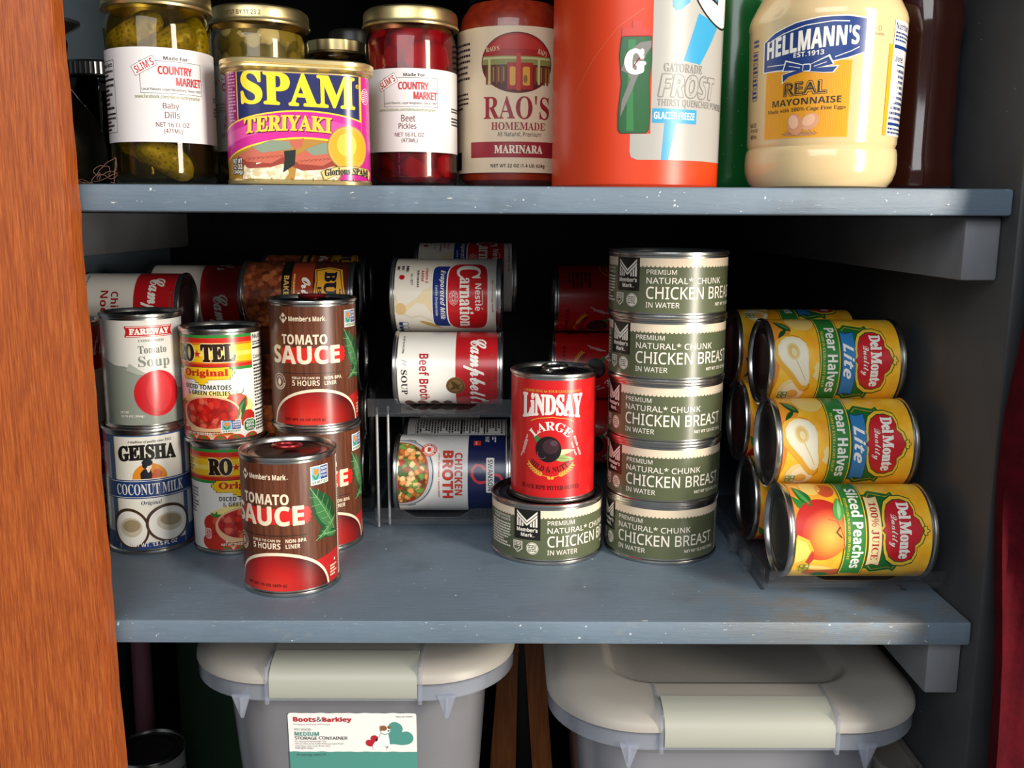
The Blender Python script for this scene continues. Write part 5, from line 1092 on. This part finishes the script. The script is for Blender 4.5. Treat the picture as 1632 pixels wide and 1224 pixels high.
# ------------------------------------------------------------------ bins under the shelf
LIDM = P('#a49e96', .42, name='bin_lid'); LATCH = P('#a3a499', .4, name='bin_latch'); MILKY = clear('milky_plastic', (.80, .81, .86, 1), .14, .62, '#a9a9ae'); FLANGE = clear('clear_flange', (.88, .90, .95, 1), .08, .24, '#dfe4ee')
def bin_(label, x, yf, hw, dep, zr, base, latch, contents):
    """x middle, yf front face, zr height of the grey lid's lower edge, base floor height"""
    hd = dep/2; t = thing('storage_bin', label, 'storage bin', (x, yf+hd, base)); z0 = zr-base; r = .075
    Q = lambda w, d, rr, z: [(a, b, z) for a, b in rrect(w, d, rr, 14)]
    bm = bmesh.new()
    loft(bm, [Q(hw-.052, hd-.052, .045, .0), Q(hw-.050, hd-.050, .045, .002), Q(hw-.024, hd-.024, r-.02, z0-.020), Q(hw-.024, hd-.024, r-.02, z0-.002)], True, False)
    fin('tub', bm, MILKY, t)
    bm = bmesh.new()
    loft(bm, [Q(hw-.024, hd-.024, r-.022, z0-.0015), Q(hw-.001, hd-.001, r, z0-.0015), Q(hw-.001, hd-.001, r, z0-.0145), Q(hw-.0030, hd-.0030, r-.002, z0-.0145), Q(hw-.0030, hd-.0030, r-.002, z0-.004), Q(hw-.024, hd-.024, r-.022, z0-.004)], False, False)
    fin('flange', bm, FLANGE, t)
    for s in (-1, 1):
        bm = bmesh.new(); xx = s*hw*.60; a = [(xx-.0075, -hd+.001, z0-.010), (xx+.0075, -hd+.001, z0-.010), (xx+.001, -hd+.003, z0-.031), (xx-.001, -hd+.003, z0-.031)]
        loft(bm, [a, [(p[0], p[1]+.0025, p[2]) for p in a]]); box(bm, xx-.0012, xx+.0012, -hd+.001, -hd+.022, z0-.026, z0-.012, .0003); fin('rib', bm, FLANGE, t)
    bm = bmesh.new()
    loft(bm, [Q(hw-.002, hd-.002, r, z0-.001), Q(hw, hd, r, z0), Q(hw-.0005, hd-.0005, r, z0+.004), Q(hw-.004, hd-.004, r-.003, z0+.009), Q(hw-.012, hd-.012, r-.010, z0+.0128), Q(hw-.020, hd-.020, r-.018, z0+.0142), Q(hw-.048, hd-.048, r-.036, z0+.0150), Q(hw-.053, hd-.053, r-.040, z0+.0140), Q(hw-.057, hd-.057, r-.043, z0+.0075), Q(hw-.060, hd-.060, r-.045, z0+.0065)])
    fin('lid', bm, LIDM, t, 50)
    # latch across the front edge
    bm = bmesh.new(); lw = latch
    pr = [(-hd-.0012, z0-.0115), (-hd-.0022, z0-.010), (-hd-.0016, z0+.002), (-hd+.002, z0+.0095), (-hd+.010, z0+.0142), (-hd+.020, z0+.0165), (-hd+.026, z0+.0168), (-hd+.026, z0+.010), (-hd+.012, z0+.009), (-hd+.001, z0+.001), (-hd+.0005, z0-.0115)]
    loft(bm, [[(u, y, z) for y, z in pr] for u in (-lw, -lw+.0015, lw-.0015, lw)])
    fin('latch', bm, LATCH, t, 40)
    for s in (-1, 1):
        bm = bmesh.new(); u = s*(lw+.0022); box(bm, u-.0016, u+.0016, -hd-.0016, -hd+.006, z0-.017, z0+.001, .0006); box(bm, u-.0012, u+.0012, -hd-.001, -hd+.05, z0+.001, z0+.0155, .0004); fin('latch_edge', bm, FLANGE, t)
    if contents:
        bm = bmesh.new(); loft(bm, [Q(hw-.055, hd-.055, .040, .006), Q(hw-.030, hd-.030, .050, z0-.035)]); fin('contents', bm, contents, t)
    return t
KIB = cells('bin_contents', 55, [(0, '#5c5658'), (.4, '#6b6466'), (.7, '#777072'), (.9, '#655f66')], .7)
b1 = bin_('clear storage bin with a grey lid and a pet food sticker', -.1300, .7000, .1375, .36, -.0745, -.455, .0590, KIB)
b2 = bin_('clear storage bin with a grey lid, nearer the right wall and set lower', .1860, .6600, .1520, .40, -.0925, -.455, .0650, P('#8b8c92', .6))
def sticker_art():
    a = Art(); rd = P('#b3202c', .42); tl = P('#4f8f84', .42); k = P('#3a3836', .42); h = lambda u0, v0, s: [(u0+s*16*math.sin(t)**3/16, v0+s*(13*math.cos(t)-5*math.cos(2*t)-2*math.cos(3*t)-math.cos(4*t))/16) for t in [2*math.pi*i/40 for i in range(40)]]
    a.r(tl, -53.5, 53.5, -80, -36.5, 1)
    a.t('Boots', 'sansb', rd, -49, -30, -8, -3.6, 3, bold=.02); a.t('&', 'sansb', k, -29.4, -25.4, -8, -3.6, 3); a.t('Barkley', 'sansb', rd, -24.8, -.4, -9.2, -3.6, 3, bold=.02); a.t('loving your pet from head to tail\u2122', 'sans', GREYT, -49, -18, -11.4, -9.8, 3)
    a.t('PET FOOD', 'sans', GREYT, -48.4, -34.6, -16.4, -14.4, 3); a.t('MEDIUM', 'sansb', tl, -48.4, -28, -21.4, -17.6, 3); a.t('STORAGE CONTAINER', 'sans', k, -48.4, -4.4, -25, -21.9, 3, bold=.01)
    for i, s in enumerate(('For dry pet food storage only', 'Secure closure lid helps keep pet food fresh', 'Care: Wipe clean with damp cloth')): a.t(s, 'sans', k, -48.4, -22+i*0+(14 if i == 1 else 3 if i == 2 else 0), -27.6-i*2.2, -26-i*2.2, 3)
    a.t('FOR PETS ONLY', 'sans', k, -48.4, -33, -34, -32.4, 3); a.t('20 LB (9 kg) CAPACITY', 'sans', k, -48, -23, -41, -38.4, 3); a.t('083 03 0044', 'sans', k, 36.6, 50.4, -3.6, -2.2, 3)
    a.p(tl, [(x+2, y) for x, y in Art.rot(h(36, -21, 12.5), 36, -21, -45)], 2); a.p(rd, Art.rot(h(17, -27, 6.2), 17, -27, 45), 2)
    wh = P('#f3efe9', .42); br = P('#8a5a34', .42)
    a.p(wh, [(17, -34.5), (16.5, -30), (19, -26), (22.5, -22), (24, -18), (29.5, -18), (30.5, -24), (31, -31), (31.5, -34.5), (28.5, -34.6), (27.6, -31), (25.8, -31), (25.4, -34.6)], 4)
    a.e(wh, 27.6, -15.4, 4, 4, 5, 24); a.e(br, 26.2, -13.6, 2.7, 2.5, 6, 18); a.p(br, [(23.2, -11.8), (26.6, -11.8), (25, -15.8), (23.4, -16.6)], 7); a.p(br, [(28.8, -11.8), (32, -12.2), (31.4, -15), (29.6, -14)], 7); a.e(k, 30.2, -16.2, .9, .7, 7, 12); a.e(k, 28.2, -14.4, .5, .5, 8, 10); a.line(tl, [(24, -18.6), (27, -19.6), (30, -18.8)], .7, 6)
    a.p(K, [(19, -27), (21, -25.4), (20.8, -22.6), (19.2, -24.4)], 5)
    return a
hd1 = .18; zt = -.1130+.455
A = sticker_art()
stk = label_mesh('sticker', A, flat_path(.0004), None, (-54, 54), -62, 1, b1)
bmx = Art(); bmx.r(P('#ece8e4', .42), -53.5, 53.5, -62, 0, 0, rad=2.2)
stb = label_mesh('sticker_paper', bmx, flat_path(.0004), None, (-54, 54), -62, 1, b1)
slope = (.050-.024)/((-.0745+.455)-.020)
for o in (stk, stb):
    o.location = (.0020, -hd1+.024+.0018-.0, zt); o.rotation_euler = (math.atan(slope), 0, 0); o.location.y = -hd1+.024+slope*((-.0745+.455-.020)-zt)-.0006
stk.parent = stb; stk.location = (0, -.0003, 0); stk.rotation_euler = (0, 0, 0)
stb.name = 'sticker'; stk.name = 'sticker_print'

# things standing between and beside the bins
SLAT = grain('slat_wood', '#86471f', '#9c5728', '#b06a36', (30, 30, 2), 8, .45, .2)
wf = thing('wooden_frame', 'dark brown wooden slats on a black panel, standing between the two bins', 'frame', (.0168, 1.085, -.455))
bm = bmesh.new(); z0, z1 = 0, .40
for s, q in (('a', [(-.0150-.022, 0), (-.0150+.010, 0), (-.0075+.0085, .40), (-.0075-.004, .40)]), ('b', [(.0190, 0), (.0420, 0), (.0140, .40), (-.0050, .40)])):
    bm = bmesh.new(); loft(bm, [[(x, y, z) for x, z in q] for y in (-.012, .008)]); bmesh.ops.bevel(bm, geom=bm.edges[:], offset=.0012, segments=2, affect='EDGES'); [setattr(v.co, 'x', v.co.x*1.12) for v in bm.verts]; fin('slat', bm, SLAT, wf)
bm = bmesh.new(); box(bm, -.012, .025, .002, .007, .004, .396, .0005); fin('back_panel', bm, P('#0c0b0b', .4), wf)
bm = bmesh.new(); lathe(bm, [(0, 0), (.0032, 0), (.003, .0012), (.0015, .0018), (0, .0018)], 20); so = fin('screw', bm, P('#6a6a6c', .3, .9), wf); so.location = (-.0020, .0018, .222); so.rotation_euler = (R_(90), 0, 0)
bm = bmesh.new(); tube(bm, [(-.4290, 1.04, -.07), (-.4345, 1.05, -.25), (-.4400, 1.06, -.4548)], .0112, 20, rs=[.0105, .0112, .012]); tag(fin('pole', bm, P('#d48c9c', .5)), 'dusty pink pole leaning in the dark at the left under the shelf', 'pole')
gx = thing('storage_box', 'dark green storage box standing behind the bin with the sticker', 'box', (-.335, 1.17, -.455))
bm = bmesh.new(); box(bm, -.078, .082, -.07, .07, 0, .40, .006); fin('box_body', bm, P('#3d5742', .5), gx)
bm = bmesh.new(); box(bm, -.082, .086, -.074, .074, .401, .43, .006); fin('lid', bm, P('#445c48', .5), gx)
bk = can('food_can', 'tall can with a dark ringed lid on the floor beside the pink pole', 'can', .0375, .160, ((lambda a: (a.r(P('#e4e2de'), -120, 120, 8, 148, 1), a.t('BEANS', 'sansb', K, -20, 20, 60, 70, 2) if False else a.bars(K, 10, 60, 100, 140, 5, 2, .5), a)[2])(Art()), P('#d9d6d0')), P('#5a5a5c', .38, .7)); bk.location = (-.4010, .975, -.455)
tb = thing('plastic_tub', 'narrow grey plastic tub wedged between the lower bin and the right wall', 'tub', (.3255, .765, -.455))
bm = bmesh.new(); Q = lambda w, d, z: [(a, b, z) for a, b in rrect(w, d, w*.98, 10)]
loft(bm, [Q(.013, .060, 0), Q(.0155, .066, .290), Q(.0185, .070, .296), Q(.0190, .0705, .301), Q(.0182, .0700, .305), Q(.0160, .067, .306), Q(.0145, .065, .302), Q(.0128, .062, .304), Q(.0110, .058, .303)]); fin('tub_body', bm, P('#6d6863', .4), tb)

# red velvet curtain beyond the cupboard side
def velvet():
    m, n, l, b = newmat('red_velvet'); t = noise(n, l, coords(n, l), 35, 6, .7)
    l.new(ramp(n, l, t.outputs['Fac'], [(.3, '#30020a'), (.7, '#520612')]), b.inputs['Base Color']); b.inputs['Roughness'].default_value = .85
    b.inputs['Specular IOR Level'].default_value = .1; b.inputs['Sheen Weight'].default_value = .03; b.inputs['Sheen Tint'].default_value = lin('#c03048'); bump(n, l, b, t.outputs['Fac'], .5, .002); return m
bm = bmesh.new(); NX, NZ = 44, 200; fr, bk_ = [], []
for j in range(NZ+1):
    z = -.62+1.37*j/NZ; xl = .3405+.0030*math.sin(z*17+.5)+.0015*math.sin(z*31)+.06*max(0, z-.17)-.03*max(0, -z); rowf, rowb = [], []
    for i in range(NX+1):
        t = i/NX; x = xl+.26*t; y = .606+.011*math.sin(t*21+z*5+1.2*math.sin(z*7))+.005*math.sin(t*47+z*13)+.006*math.sin(z*24+t*9)
        rowf.append(bm.verts.new((x, y, z))); rowb.append(bm.verts.new((x+.0005, y+.012, z)))
    fr.append(rowf); bk_.append(rowb)
for j in range(NZ):
    for i in range(NX):
        bm.faces.new((fr[j][i], fr[j][i+1], fr[j+1][i+1], fr[j+1][i])); bm.faces.new((bk_[j][i], bk_[j+1][i], bk_[j+1][i+1], bk_[j][i+1]))
    for i in (0, NX): bm.faces.new((fr[j][i], fr[j+1][i], bk_[j+1][i], bk_[j][i]))
for i in range(NX):
    for j in (0, NZ): bm.faces.new((fr[j][i], fr[j][i+1], bk_[j][i+1], bk_[j][i]))
tag(fin('curtain', bm, velvet(), None, 60), 'deep red velvet curtain hanging beside the cupboard', 'curtain')
